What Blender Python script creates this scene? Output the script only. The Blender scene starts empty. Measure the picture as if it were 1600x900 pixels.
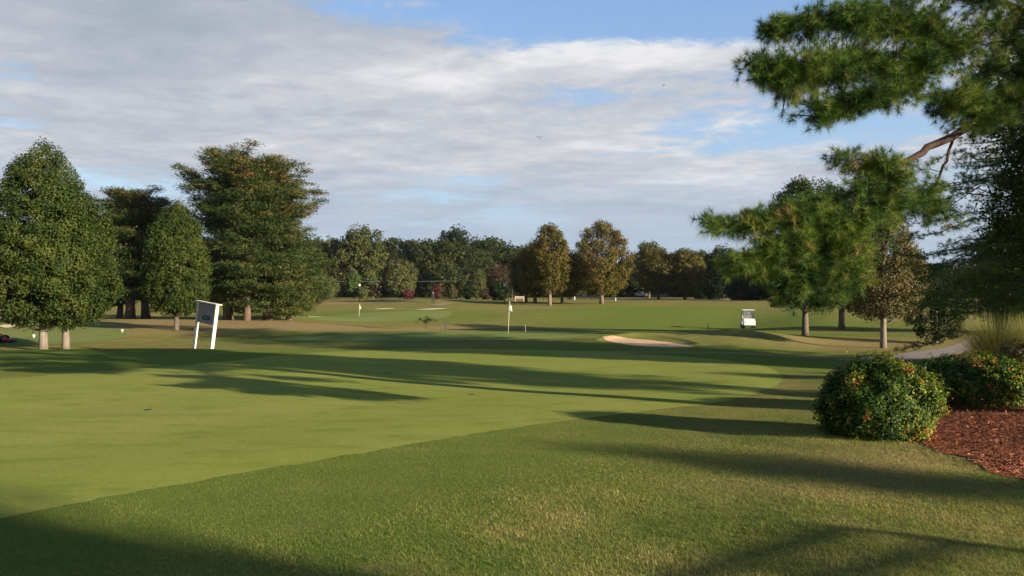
import bpy, bmesh, math, random
import numpy as np
from mathutils import Vector, Matrix
from mathutils.geometry import delaunay_2d_cdt

R = math.radians
rng = np.random.default_rng(7)
random.seed(7)
sc = bpy.context.scene
COL = sc.collection
F, HZ, CZ = 1209.0, 455.0, 2.2          # focal length in photo pixels, horizon row, eye height

SUNAZ, SUNEL = 34.0, 14.0     # degrees behind the picture's right side, height
sd = np.array([math.cos(R(SUNAZ)), -math.sin(R(SUNAZ))])
# ------------------------------------------------------------------ camera
cd = bpy.data.cameras.new('camera'); cam = bpy.data.objects.new('camera', cd); COL.objects.link(cam)
cam.location = (0, 0, CZ); cam.rotation_euler = (R(90) + math.atan((HZ-450)/F), 0, 0)
cd.sensor_width = 36; cd.lens = F/1600*36; cd.clip_start = 0.1; cd.clip_end = 9000
sc.camera = cam

# ------------------------------------------------------------------ terrain
_prof = {
 'L': [(3,2.0),(7,2.03),(10,2.1),(14.4,2.22),(20,2.33),(26,2.42),(31,2.5),(36,2.66),(41,3.1),(48,3.16),(55,2.78),(62,2.62),(70,2.6),(80,2.85),(95,3.25),(106,2.85),(118,2.25),(135,1.9),(155,1.65),(200,1.6),(300,1.7),(600,1.9),(3000,2)],
 'C': [(3,2.0),(7,2.03),(10,2.1),(14.4,2.22),(20,2.38),(25,2.5),(30,2.62),(37,2.8),(42,2.8),(46,2.78),(50,2.74),(54,2.85),(60,3.15),(70,3.6),(78,3.87),(86,3.6),(92,3.25),(103,2.55),(114,1.93),(130,1.7),(150,1.6),(200,1.65),(300,1.7),(600,1.9),(3000,2)],
 'R': [(3,2.0),(7,2.0),(10,2.03),(14.4,2.2),(19,2.4),(26,2.62),(33,2.9),(42,3.13),(52,3.03),(62,3.1),(70,3.05),(78,2.92),(92,2.66),(105,2.1),(120,1.7),(150,1.6),(200,1.65),(300,1.7),(600,1.9),(3000,2)],
}
_ls = np.linspace(math.log(2.0), math.log(3000), 1500)
_k = np.hanning(23); _k /= _k.sum()
def _mk(p):
    d, v = zip(*p)
    a = np.interp(np.exp(_ls), d, v)
    return np.convolve(np.pad(a, 11, mode='edge'), _k, mode='valid')
_pt = {k: _mk(v) for k, v in _prof.items()}
def sstep(a, b, x):
    t = np.clip((x-a)/(b-a), 0, 1); return t*t*(3-2*t)
def gauss(x, y, cx, cy, sx, sy, ang=0):
    c, s = math.cos(ang), math.sin(ang); u = (x-cx)*c+(y-cy)*s; v = -(x-cx)*s+(y-cy)*c
    return np.exp(-(u/sx)**2-(v/sy)**2)
def H(x, y):
    x = np.asarray(x, float); y = np.asarray(y, float)
    d = np.maximum(y, 2.1); u = x/np.maximum(y, 6)
    l = np.log(np.clip(d, 2.05, 2990))
    L, C, Rr = (np.interp(l, _ls, _pt[k]) for k in 'LCR')
    wl = 1-sstep(-0.36, -0.08, u); wr = sstep(0.27, 0.42, u)
    z = CZ-(L*wl+Rr*wr+C*(1-wl-wr))
    z = z+0.36*gauss(x, y, 14.2, 47.5, 4.6, 2.6, -0.1)+0.10*gauss(x, y, 21, 51, 7, 4)
    z = z+(-0.06+.012*(y-42))*np.exp(-((((x-7.6)/3.3)**2+((y-42.2)/3.6)**2)**2.2))+0.20*gauss(x, y, 7.4, 46.6, 3.8, .8)
    rb_ = np.sqrt(((x-7.25)/2.35)**2+((y-42.1)/3.5)**2); z = z+.13*np.exp(-((rb_-1.12)/.13)**2)*sstep(40.5, 43.5, y+.5*x-3.6)
    z = z+0.35*gauss(x, y, -28, 88, 12, 4)+0.5*gauss(x, y, -11, 121, 7, 3)+0.3*gauss(x, y, -2, 66, 9, 3)
    far = sstep(8, 30, y)
    z = z+far*(0.05*np.sin(x*0.33+0.7)*np.sin(y*0.21)+0.035*np.sin(x*0.11+y*0.17))
    z = z+0.02*np.sin(x*1.1+1)*np.sin(y*0.9+.5)*(1-far)
    # bank that carries the mulch bed beside the lawn, with a swale in front of it
    z = z+0.16*sstep(5.0, 7.6, x-0.15*(y-8))*sstep(3, 7, y)*(1-sstep(18, 26, y))
    z = z-0.16*gauss(x, y, 6.4, 8.3, 1.4, 0.45, -0.62)
    return z
def hz(x, y): return float(H(x, y))
def W(px, d): return ((px-800)/F*d, d)
def hit(px, py, d0=3, d1=400):
    """first point of the ground seen along the line of sight of a photo pixel"""
    ds = np.exp(np.linspace(math.log(d0), math.log(d1), 6000))
    zr = CZ-(py-HZ)/F*ds
    below = zr <= H((px-800)/F*ds, ds)
    i = int(np.argmax(below)) if below.any() else len(ds)-1
    d = ds[i]; return ((px-800)/F*d, d)

# ------------------------------------------------------------------ mesh helpers
def mesh(name, verts, faces, mat=None, parent=None, attrs=None, smooth=False, mats=None, midx=None):
    """verts (N,3); faces (M,k) array or list of tuples; linked as ONE mesh object"""
    me = bpy.data.meshes.new(name)
    verts = np.asarray(verts, np.float32)
    if isinstance(faces, np.ndarray):
        m, k = faces.shape
        me.vertices.add(len(verts)); me.vertices.foreach_set('co', verts.ravel())
        me.loops.add(m*k); me.loops.foreach_set('vertex_index', faces.astype(np.int32).ravel())
        me.polygons.add(m); me.polygons.foreach_set('loop_start', np.arange(0, m*k, k, dtype=np.int32))
        me.update(calc_edges=True)
    else:
        me.from_pydata(verts.tolist(), [], faces)
    if smooth: me.polygons.foreach_set('use_smooth', np.ones(len(me.polygons), bool))
    if attrs:
        for an, av in attrs.items():
            a = me.attributes.new(an, 'FLOAT', 'POINT'); a.data.foreach_set('value', np.asarray(av, np.float32))
    o = bpy.data.objects.new(name, me); COL.objects.link(o)
    for mm in (mats or ([mat] if mat else [])): me.materials.append(mm)
    if midx is not None: me.polygons.foreach_set('material_index', np.asarray(midx, np.int32))
    if parent: o.parent = parent
    return o
def tag(o, label, cat, group=None, kind=None):
    if label: o['label'] = label
    if cat: o['category'] = cat
    if group: o['group'] = group
    if kind: o['kind'] = kind
    return o
def thing(name, label, cat, loc, rz=0, group=None):
    o = bpy.data.objects.new(name, None); COL.objects.link(o); o.empty_display_size = 0.3
    o.location = loc; o.rotation_euler = (0, 0, rz); return tag(o, label, cat, group)
def copy_tree(o, parent=None):
    c = o.copy(); COL.objects.link(c); c.parent = parent
    for ch in list(o.children): copy_tree(ch, c)
    return c
def bmobj(name, bm, mat, parent=None, smooth=False, bevel=0):
    if bevel: bmesh.ops.bevel(bm, geom=list(bm.edges), offset=bevel, segments=2, affect='EDGES', clamp_overlap=True)
    me = bpy.data.meshes.new(name); bm.to_mesh(me); bm.free(); me.materials.append(mat)
    if smooth: me.polygons.foreach_set('use_smooth', np.ones(len(me.polygons), bool))
    o = bpy.data.objects.new(name, me); COL.objects.link(o)
    if parent: o.parent = parent
    return o
def box(bm, x0, x1, y0, y1, z0, z1, rot=None, piv=None):
    vs = [bm.verts.new((x, y, z)) for x in (x0, x1) for y in (y0, y1) for z in (z0, z1)]
    for f in ((0,1,3,2),(4,6,7,5),(0,4,5,1),(2,3,7,6),(0,2,6,4),(1,5,7,3)): bm.faces.new([vs[i] for i in f])
    if rot: bmesh.ops.rotate(bm, verts=vs, cent=piv or (0,0,0), matrix=rot)
    return vs
def boxes(name, lst, mat, parent=None, bevel=0, rot=None, piv=None):
    bm = bmesh.new()
    for b in lst: box(bm, *b, rot=rot, piv=piv)
    return bmobj(name, bm, mat, parent, bevel=bevel)
def prism(name, prof, x0, x1, mat, parent=None, bevel=0):
    """(y,z) outline extruded along x"""
    bm = bmesh.new()
    a = [bm.verts.new((x0, y, z)) for y, z in prof]; b = [bm.verts.new((x1, y, z)) for y, z in prof]
    n = len(prof); bm.faces.new(a[::-1]); bm.faces.new(b)
    for i in range(n): bm.faces.new((a[i], a[(i+1) % n], b[(i+1) % n], b[i]))
    return bmobj(name, bm, mat, parent, bevel=bevel)
class Tubes:
    def __init__(s): s.v = []; s.f = []; s.n = 0
    def add(s, pts, rad, sides=7, cap=True):
        pts = np.asarray(pts, float); n = len(pts)
        rad = np.interp(np.linspace(0, 1, n), np.linspace(0, 1, len(rad)), rad) if hasattr(rad, '__len__') else np.full(n, rad)
        t = np.gradient(pts, axis=0); t /= np.linalg.norm(t, axis=1)[:, None]+1e-9
        ref = np.array([1., 0, 0]) if abs(t[0][0]) < .8 else np.array([0, 1., 0])
        ang = np.linspace(0, 2*math.pi, sides, endpoint=False); base = s.n
        for i in range(n):
            a = ref-t[i]*ref.dot(t[i]); a /= np.linalg.norm(a)+1e-9; ref = a; b = np.cross(t[i], a)
            s.v.append(pts[i]+rad[i]*(np.cos(ang)[:, None]*a+np.sin(ang)[:, None]*b))
        for i in range(n-1):
            for j in range(sides):
                k = (j+1) % sides; s.f.append((base+i*sides+j, base+i*sides+k, base+(i+1)*sides+k, base+(i+1)*sides+j))
        s.n += n*sides
        if cap:
            s.f.append(tuple(base+j for j in range(sides))[::-1]); s.f.append(tuple(base+(n-1)*sides+j for j in range(sides)))
    def build(s, name, mat, parent=None, smooth=True):
        return mesh(name, np.concatenate(s.v), s.f, mat, parent, smooth=smooth)
def cyl(name, r0, r1, z0, z1, mat, parent=None, sides=16, loc=(0,0,0), axis='z'):
    t = Tubes(); t.add([(0,0,z0),(0,0,z1)], (r0, r1), sides); o = t.build(name, mat, parent, smooth=False)
    o.location = loc
    if axis == 'x': o.rotation_euler = (0, R(90), 0)
    if axis == 'y': o.rotation_euler = (R(90), 0, 0)
    return o
def unit(v): return v/(np.linalg.norm(v, axis=-1, keepdims=True)+1e-9)
def leaves(cen, nrm, L, Wd, tint, jitter=1.0, axis=None):
    """rhombic leaf faces; returns verts, faces, tint per vertex"""
    n = len(cen); nrm = unit(nrm+jitter*rng.normal(size=(n, 3)))
    a = rng.normal(size=(n, 3)) if axis is None else axis+0.35*rng.normal(size=(n, 3))
    a = unit(a-nrm*np.sum(a*nrm, 1, keepdims=True)); b = np.cross(nrm, a)
    L = (np.ones(n)*L*rng.uniform(.65, 1.3, n))[:, None]; Wd = (np.ones(n)*Wd*rng.uniform(.7, 1.25, n))[:, None]
    fold = nrm*Wd*0.25
    v = np.stack([cen-a*L*.5, cen+b*Wd*.5+fold-a*L*.05, cen+a*L*.5, cen-b*Wd*.5+fold-a*L*.05], 1).reshape(-1, 3)
    return v, np.arange(4*n).reshape(n, 4), np.repeat(tint, 4)

# ------------------------------------------------------------------ materials
def nodes(name):
    m = bpy.data.materials.new(name); m.use_nodes = True
    nt = m.node_tree; nt.nodes.clear(); return m, nt, nt.nodes, nt.links
def nn(nt, t, **kw):
    n = nt.nodes.new(t)
    for k, v in kw.items():
        if k in n.inputs.keys() if not hasattr(n, k) else False: n.inputs[k].default_value = v
        else: setattr(n, k, v)
    return n
def ramp(nt, stops, interp='LINEAR'):
    r = nt.nodes.new('ShaderNodeValToRGB'); cr = r.color_ramp; cr.interpolation = interp
    while len(cr.elements) < len(stops): cr.elements.new(0.5)
    for e, (p, c) in zip(cr.elements, stops): e.position = p; e.color = (*c, 1) if len(c) == 3 else c
    return r
def math_(nt, op, a, b=None, c=None, clamp=False):
    n = nt.nodes.new('ShaderNodeMath'); n.operation = op; n.use_clamp = clamp
    for i, x in enumerate((a, b, c)):
        if x is None: continue
        if isinstance(x, (int, float)): n.inputs[i].default_value = x
        else: nt.links.new(x, n.inputs[i])
    return n.outputs[0]
def mixc(nt, f, a, b, mode='MIX'):
    n = nt.nodes.new('ShaderNodeMix'); n.data_type = 'RGBA'; n.blend_type = mode
    for s, x in ((0, f), (6, a), (7, b)):
        if isinstance(x, (int, float)): n.inputs[s].default_value = x
        elif isinstance(x, tuple): n.inputs[s].default_value = (*x, 1)
        else: nt.links.new(x, n.inputs[s])
    return n.outputs[2]
def noise(nt, vec, scale, detail=3, rough=.5, dist=0):
    n = nt.nodes.new('ShaderNodeTexNoise'); n.inputs['Scale'].default_value = scale
    n.inputs['Detail'].default_value = detail; n.inputs['Roughness'].default_value = rough; n.inputs['Distortion'].default_value = dist
    if vec is not None: nt.links.new(vec, n.inputs['Vector'])
    return n.outputs['Fac']
def attr(nt, name):
    n = nt.nodes.new('ShaderNodeAttribute'); n.attribute_name = name; return n.outputs['Fac']
def mapping(nt, vec, sc_=(1,1,1), rot=(0,0,0), loc=(0,0,0)):
    n = nt.nodes.new('ShaderNodeMapping'); n.inputs['Scale'].default_value = sc_; n.inputs['Rotation'].default_value = rot
    n.inputs['Location'].default_value = loc; nt.links.new(vec, n.inputs['Vector']); return n.outputs[0]
def maprange(nt, v, a, b, c=0, d=1):
    n = nt.nodes.new('ShaderNodeMapRange'); n.interpolation_type = 'SMOOTHSTEP'
    nt.links.new(v, n.inputs[0])
    for i, x in enumerate((a, b, c, d)): n.inputs[i+1].default_value = x
    return n.outputs[0]
def finish(nt, col, rough=.8, bump=None, bstr=.3, bdist=.02, spec=.3, transl=0, tcol=None):
    p = nt.nodes.new('ShaderNodeBsdfPrincipled'); out = nt.nodes.new('ShaderNodeOutputMaterial')
    if isinstance(col, tuple): p.inputs['Base Color'].default_value = (*col, 1)
    else: nt.links.new(col, p.inputs['Base Color'])
    if isinstance(rough, (int, float)): p.inputs['Roughness'].default_value = rough
    else: nt.links.new(rough, p.inputs['Roughness'])
    p.inputs['Specular IOR Level'].default_value = spec
    if bump is not None:
        b = nt.nodes.new('ShaderNodeBump'); b.inputs['Strength'].default_value = bstr; b.inputs['Distance'].default_value = bdist
        nt.links.new(bump, b.inputs['Height']); nt.links.new(b.outputs[0], p.inputs['Normal'])
    s = p.outputs[0]
    if transl:
        t = nt.nodes.new('ShaderNodeBsdfTranslucent'); mx = nt.nodes.new('ShaderNodeMixShader'); mx.inputs[0].default_value = transl
        c = tcol if tcol is not None else col
        if isinstance(c, tuple): t.inputs['Color'].default_value = (*c, 1)
        else: nt.links.new(c, t.inputs['Color'])
        nt.links.new(s, mx.inputs[1]); nt.links.new(t.outputs[0], mx.inputs[2]); s = mx.outputs[0]
    nt.links.new(s, out.inputs['Surface']); return p
def leaf_mat(name, stops, transl=.25, var=.25, nscale=.5, spec=.25, rough=.55):
    """stops: tint ramp; clump-scale noise and a per-tree shift vary it"""
    m, nt, N, L = nodes(name)
    tc = N.new('ShaderNodeTexCoord').outputs['Object']; oi = N.new('ShaderNodeObjectInfo').outputs['Random']
    t = attr(nt, 'tint'); nz = noise(nt, tc, nscale, 3, .6)
    t2 = math_(nt, 'ADD', t, math_(nt, 'MULTIPLY', math_(nt, 'SUBTRACT', nz, .5), .7))
    t2 = math_(nt, 'ADD', t2, math_(nt, 'MULTIPLY', math_(nt, 'SUBTRACT', oi, .5), var), clamp=True)
    r = ramp(nt, stops); L.new(t2, r.inputs[0])
    hs = N.new('ShaderNodeHueSaturation'); L.new(r.outputs[0], hs.inputs['Color'])
    L.new(math_(nt, 'ADD', 1-var*.6, math_(nt, 'MULTIPLY', oi, var*1.2)), hs.inputs['Value'])
    tcx = mixc(nt, 1.0, hs.outputs[0], (1.25, 1.3, .6), 'MULTIPLY')
    finish(nt, hs.outputs[0], rough, spec=spec, transl=transl, tcol=tcx); return m
def plain(name, col, rough=.6, nz=.12, nscale=6, spec=.3, metal=0, bump=0):
    m, nt, N, L = nodes(name); tc = N.new('ShaderNodeTexCoord').outputs['Object']
    f = noise(nt, tc, nscale, 5, .6)
    c = mixc(nt, f, tuple(x*(1-nz*2) for x in col), tuple(min(1, x*(1+nz*2)) for x in col))
    p = finish(nt, c, rough, f if bump else None, bump, .02, spec); p.inputs['Metallic'].default_value = metal; return m
def bark_mat(name, c0, c1, sx=14, sz=2.2):
    m, nt, N, L = nodes(name); tc = N.new('ShaderNodeTexCoord').outputs['Object']
    f = noise(nt, mapping(nt, tc, (sx, sx, sz)), 1, 6, .65); g = noise(nt, tc, .9, 2)
    r = ramp(nt, [(.3, c0), (.62, c1)]); L.new(f, r.inputs[0])
    c = mixc(nt, math_(nt, 'MULTIPLY', g, .5), r.outputs[0], tuple(x*.6 for x in c1))
    finish(nt, c, .9, f, .9, .04, .15); return m

def turf_common(nt, N, L):
    return N.new('ShaderNodeNewGeometry').outputs['Position']
def turf_mat(name, base, dark, pale, fine=70, bumps=.5, patch=.25, mow=None):
    m, nt, N, L = nodes(name); P = turf_common(nt, N, L)
    big = noise(nt, P, .18, 4, .55); mid = noise(nt, mapping(nt, P, (.7, 1.5, 1)), 1.1, 6, .68)
    fin = noise(nt, P, fine, 3, .6); f2 = noise(nt, P, fine*.22, 3, .6)
    c = mixc(nt, maprange(nt, big, .35, .68), base, pale)
    c = mixc(nt, math_(nt, 'MULTIPLY', maprange(nt, mid, .45, .75), patch*2, clamp=True), c, dark)
    c = mixc(nt, math_(nt, 'MULTIPLY', maprange(nt, f2, .35, .7), patch, clamp=True), c, dark)
    c = mixc(nt, maprange(nt, fin, .3, .7), mixc(nt, 1.0, c, (.8, .82, .78), 'MULTIPLY'), mixc(nt, 1.0, c, (1.2, 1.18, 1.15), 'MULTIPLY'))
    sp_ = maprange(nt, noise(nt, P, 7.5, 2, .5), .73, .77)
    c = mixc(nt, math_(nt, 'MULTIPLY', sp_, .45), c, (.085, .095, .030))
    finish(nt, c, .85, math_(nt, 'ADD', fin, f2), bumps, .012, .0); return m

def ground_mat():
    m, nt, N, L = nodes('lawn_turf'); P = turf_common(nt, N, L)
    dry = attr(nt, 'dry'); lush = attr(nt, 'lush'); coarse = attr(nt, 'coarse')
    big = noise(nt, P, .09, 4, .6); mid = noise(nt, mapping(nt, P, (1, 1.5, 1)), .8, 5, .6); sm = noise(nt, P, 4.5, 5, .7)
    fin = noise(nt, P, 60, 4, .7); f2 = noise(nt, P, 17, 4, .65)
    rough_c = mixc(nt, maprange(nt, mid, .38, .64), (.150, .146, .046), (.204, .174, .064))
    c = mixc(nt, lush, rough_c, mixc(nt, mid, (.104, .146, .030), (.138, .170, .040)))
    dd = math_(nt, 'ADD', dry, math_(nt, 'MULTIPLY', math_(nt, 'SUBTRACT', big, .5), 1.0))
    c = mixc(nt, maprange(nt, dd, .25, .95), c, mixc(nt, mid, (.265, .190, .095), (.225, .175, .080)))
    # near lawn: patches of straw, weeds and bare soil
    pat = maprange(nt, math_(nt, 'ADD', math_(nt, 'MULTIPLY', mid, .55), math_(nt, 'MULTIPLY', sm, .45)), .50, .64)
    c = mixc(nt, math_(nt, 'MULTIPLY', pat, math_(nt, 'MULTIPLY', coarse, .75)), c, (.26, .20, .085))
    soil = maprange(nt, math_(nt, 'ADD', math_(nt, 'MULTIPLY', noise(nt, P, 1.1, 4, .7), .6), math_(nt, 'MULTIPLY', sm, .4)), .60, .68)
    c = mixc(nt, math_(nt, 'MULTIPLY', soil, math_(nt, 'MULTIPLY', coarse, .8)), c, (.060, .034, .018))
    c = mixc(nt, attr(nt, 'soil'), c, (.055, .026, .014))
    dk = maprange(nt, f2, .42, .62)
    c = mixc(nt, math_(nt, 'MULTIPLY', math_(nt, 'SUBTRACT', 1.0, dk), math_(nt, 'MULTIPLY', coarse, .4)), c, (.040, .058, .014))
    c = mixc(nt, maprange(nt, fin, .3, .7), mixc(nt, 1.0, c, (.72, .76, .7), 'MULTIPLY'), mixc(nt, 1.0, c, (1.25, 1.22, 1.2), 'MULTIPLY'))
    finish(nt, c, .9, math_(nt, 'ADD', f2, math_(nt, 'MULTIPLY', fin, .6)), .8, .03, .0); return m

M = {}
M['ground'] = ground_mat()
M['green'] = turf_mat('putting_green_turf', (.212, .242, .054), (.140, .176, .036), (.250, .250, .072), 85, .3, .44)
M['green_far'] = turf_mat('bent_turf', (.150, .190, .058), (.120, .160, .046), (.180, .195, .070), 30, .2, .2)
M['collar'] = turf_mat('collar_turf', (.098, .128, .032), (.060, .088, .018), (.125, .140, .042), 55, .6, .35)
M['pink_sand'] = plain('clay_sand', (.56, .36, .21), .95, .12, 2.5, .1, bump=.5)
M['sand'] = plain('pale_sand', (.62, .52, .33), .95, .1, 2, .1)
M['path'] = plain('concrete_path', (.22, .185, .16), .9, .12, 3, .2, bump=.4)
M['asphalt'] = plain('grey_road', (.22, .21, .20), .9, .12, 1, .2)
def mulch():
    m, nt, N, L = nodes('pine_bark_mulch'); P = turf_common(nt, N, L)
    v = N.new('ShaderNodeTexVoronoi'); v.inputs['Scale'].default_value = 28; L.new(mapping(nt, P, (1, 2.2, 1), (0, 0, .6)), v.inputs['Vector'])
    sep = N.new('ShaderNodeSeparateColor'); L.new(v.outputs['Color'], sep.inputs[0])
    r = ramp(nt, [(0, (.035, .012, .008)), (.45, (.21, .055, .027)), (.8, (.33, .105, .048)), (1, (.45, .22, .11))]); L.new(sep.outputs[0], r.inputs[0])
    g = noise(nt, P, 2.2, 5, .7)
    c = mixc(nt, maprange(nt, g, .5, .72), r.outputs[0], (.16, .09, .04))
    finish(nt, c, .9, math_(nt, 'ADD', v.outputs['Distance'], math_(nt, 'MULTIPLY', g, .8)), 1.0, .03, .1); return m
M['mulch'] = mulch()
M['bark'] = bark_mat('grey_brown_bark', (.07, .05, .038), (.20, .155, .12))
M['bark_tan'] = bark_mat('tan_bark', (.09, .072, .056), (.24, .20, .16), 10, 3)
M['bark_pine'] = bark_mat('pine_bark', (.035, .025, .02), (.15, .105, .08))
M['bark_near'] = bark_mat('dark_pine_bark', (.020, .014, .011), (.095, .060, .040), 30, 8)
M['bark_red'] = bark_mat('reddish_pine_bark', (.05, .034, .027), (.18, .115, .085))
M['pear'] = leaf_mat('pear_foliage', [(0, (.018, .034, .008)), (.45, (.046, .066, .013)), (.8, (.080, .088, .018)), (1, (.14, .115, .025))], .22, .12, .35, .08)
M['pine'] = leaf_mat('white_pine_needles', [(0, (.018, .038, .012)), (.5, (.046, .068, .018)), (.78, (.095, .092, .026)), (1, (.20, .09, .035))], .15, .15, .25, .08)
M['oak'] = leaf_mat('autumn_oak_foliage', [(0, (.045, .050, .012)), (.45, (.095, .078, .018)), (.78, (.135, .092, .026)), (1, (.16, .080, .030))], .22, .2, .3, .08)
M['brown'] = leaf_mat('brownish_foliage', [(0, (.045, .046, .014)), (.5, (.095, .078, .024)), (.85, (.15, .095, .030)), (1, (.19, .12, .035))], .2, .1, .4)
M['wood'] = leaf_mat('woodland_foliage', [(0, (.020, .030, .010)), (.5, (.044, .054, .015)), (.85, (.080, .076, .022)), (1, (.12, .08, .03))], .15, .4, .12, .05)
M['dark'] = leaf_mat('dark_evergreen_foliage', [(0, (.010, .018, .008)), (.6, (.020, .034, .012)), (1, (.040, .055, .016))], .1, .2, .3, .04)
M['dark2'] = leaf_mat('right_edge_foliage', [(0, (.030, .060, .016)), (.6, (.095, .145, .028)), (1, (.22, .20, .04))], .12, .2, .3, .06)  # one green to yellow ramp for the pine and trees at the right
M['olive'] = leaf_mat('olive_foliage', [(0, (.050, .062, .016)), (.6, (.10, .105, .030)), (1, (.15, .13, .04))], .2, .15, .3)
M['lightgreen'] = leaf_mat('fresh_green_foliage', [(0, (.04, .075, .015)), (1, (.10, .15, .03))], .2, .1, .5)
M['red'] = leaf_mat('red_autumn_foliage', [(0, (.045, .012, .012)), (.6, (.105, .026, .024)), (1, (.15, .05, .035))], .2, .1, .6)
M['rust'] = leaf_mat('rusty_foliage', [(0, (.05, .030, .014)), (.6, (.10, .055, .025)), (1, (.16, .09, .04))], .2, .1, .6)
M['near_needles'] = leaf_mat('long_pine_needles', [(0, (.012, .036, .010)), (.42, (.060, .120, .020)), (.75, (.165, .215, .032)), (.93, (.18, .17, .04)), (1, (.24, .15, .06))], .14, .05, .8, .12, .5)
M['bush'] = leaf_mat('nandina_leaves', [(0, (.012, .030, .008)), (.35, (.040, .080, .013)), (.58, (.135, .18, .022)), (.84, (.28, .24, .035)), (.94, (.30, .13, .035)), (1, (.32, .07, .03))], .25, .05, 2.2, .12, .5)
M['grasses'] = leaf_mat('pale_ornamental_grass', [(0, (.10, .12, .03)), (.6, (.20, .20, .07)), (1, (.34, .30, .14))], .3, .1, 1)
M['blades'] = leaf_mat('lawn_blades', [(0, (.050, .092, .014)), (.4, (.14, .19, .036)), (.68, (.25, .24, .066)), (1, (.44, .33, .15))], .3, 0, 1.2, .15, .6)
M['white'] = plain('white_paint', (.66, .65, .62), .45, .04, 8, .4)
M['cream'] = plain('cream_paint', (.62, .57, .45), .6, .06, 6, .3)
M['greywood'] = plain('weathered_grey_boards', (.25, .205, .18), .85, .2, 5, .15, bump=.3)
M['teal'] = plain('dark_teal_paint', (.012, .10, .095), .6, .15, 9, .3)
M['navy'] = plain('deep_green_paint', (.006, .030, .032), .6, .1, 9, .3)
M['paleteal'] = plain('pale_teal_paint', (.16, .30, .27), .6, .1, 9, .3)
M['black'] = plain('black_rubber', (.012, .012, .013), .75, .1, 12, .2)
M['darkgrey'] = plain('dark_grey_plastic', (.045, .045, .05), .55, .1, 9, .3)
M['brownpost'] = plain('brown_painted_post', (.13, .06, .045), .7, .1, 9, .3)
M['steel'] = plain('grey_steel', (.35, .35, .36), .35, .05, 9, .5, .8)
M['seat'] = plain('beige_vinyl', (.45, .38, .28), .6, .08, 6, .3)
M['orange'] = plain('orange_cloth', (.62, .16, .06), .8, .1, 6, .2)
M['mred'] = plain('red_machine_paint', (.38, .02, .02), .4, .12, 8, .5)
M['skin'] = plain('skin', (.42, .26, .18), .6, .04, 8, .3)
M['navycloth'] = plain('black_clothing', (.018, .018, .024), .9, .15, 10, .1)
M['hair'] = plain('dark_hair', (.02, .014, .010), .8, .2, 20, .1)
M['polewood'] = plain('bleached_pole_timber', (.42, .31, .26), .85, .1, 3, .1)
M['wall'] = plain('pale_siding', (.34, .29, .24), .8, .05, 2, .2)
M['brick'] = plain('brown_brick', (.22, .10, .07), .9, .15, 6, .1)
M['roof'] = plain('grey_shingles', (.11, .10, .10), .9, .2, 3, .1)
M['cable'] = plain('grey_cable', (.35, .35, .35), .5, .05, 3, .3)
M['timber'] = plain('timber_beam', (.20, .12, .07), .8, .15, 4, .2)
def glass(name, col, rough=.05, mixf=.7):
    m, nt, N, L = nodes(name)
    t = N.new('ShaderNodeBsdfTransparent'); t.inputs[0].default_value = (*col, 1); g = N.new('ShaderNodeBsdfGlossy'); g.inputs['Roughness'].default_value = rough
    mx = N.new('ShaderNodeMixShader'); mx.inputs[0].default_value = 1-mixf; L.new(t.outputs[0], mx.inputs[1]); L.new(g.outputs[0], mx.inputs[2])
    o = N.new('ShaderNodeOutputMaterial'); L.new(mx.outputs[0], o.inputs['Surface']); return m
M['glass'] = glass('clear_windscreen', (.8, .82, .84), .08, .62)
M['window'] = plain('dark_window_glass', (.02, .025, .03), .1, .02, 2, .8)

# ------------------------------------------------------------------ ground sheet
def axis_pts(fine0, fine1, step, lo, hi, g=1.06):
    a = list(np.arange(fine0, fine1, step)); s = step; x = a[-1]
    while x < hi: s *= g; x += s; a.append(x)
    s = step; x = a[0]; b = []
    while x > lo: s *= g; x -= s; b.append(x)
    return np.array(b[::-1]+a)
gx = axis_pts(-32, 32, .17, -1800, 1800); gy = axis_pts(3, 60, .15, -150, 3000, 1.03)
X, Y = np.meshgrid(gx, gy); Z = H(X, Y)
nx, ny = len(gx), len(gy)
idx = np.arange(nx*ny).reshape(ny, nx)
faces = np.stack([idx[:-1, :-1], idx[:-1, 1:], idx[1:, 1:], idx[1:, :-1]], -1).reshape(-1, 4)
x, y = X.ravel(), Y.ravel()
def blob(px, d, rx, ry, ang=0, p=2):
    cx = (px-800)/F*d; c, s = math.cos(ang), math.sin(ang)
    u = ((x-cx)*c+(y-d)*s)/rx; v = (-(x-cx)*s+(y-d)*c)/ry
    return np.exp(-(u*u+v*v)**p)
lush = np.zeros_like(x)
for b in [(1060,88,20,16),(1000,60,12,10),(1150,70,17,14),(1250,56,9,5),(1060,33,13,9),(700,50,15,8),(300,33,20,7),(560,95,22,10),(150,62,14,6),(1000,104,18,7),(300,30,40,9),(1230,30,8,7)]:
    lush = np.maximum(lush, blob(*b))
lush = np.maximum(lush, (1-sstep(6, 30, y))*(1-0.75*sstep(-1.2, 3.2, x-0.12*(y-6))))
dry = np.zeros_like(x)+0.0
for b, w in [((430,64,18,10),1.1),((760,74,15,9),1.0),((250,58,14,8),.75),((560,60,12,7),.9),((1330,8.3,2.6,1.0),.7),((840,108,13,4),.5),((560,128,22,9),.85),((1420,44,9,7),.7),((1330,60,10,6),.5),((900,150,40,10),.5),((1180,150,40,8),.6),((1040,190,30,22),.9),((120,100,25,8),.5),((1500,9,3.5,2),.75),((1220,46.5,6,2.2),.35),((1100,34.5,20,1.0),.75)]:
    dry = np.maximum(dry, w*blob(*b))
coarse = (1-sstep(13, 22, y))*sstep(-3.5, 1.0, x+0.9*(7-y))
coarse = np.maximum(coarse, .25*(1-sstep(10, 20, y)))
sx_, sy_ = hit(1178, 830); s2 = hit(1250, 843)
soil = np.clip(gauss(x, y, sx_, sy_, .17, .15)*1.2-.15, 0, 1)
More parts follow.
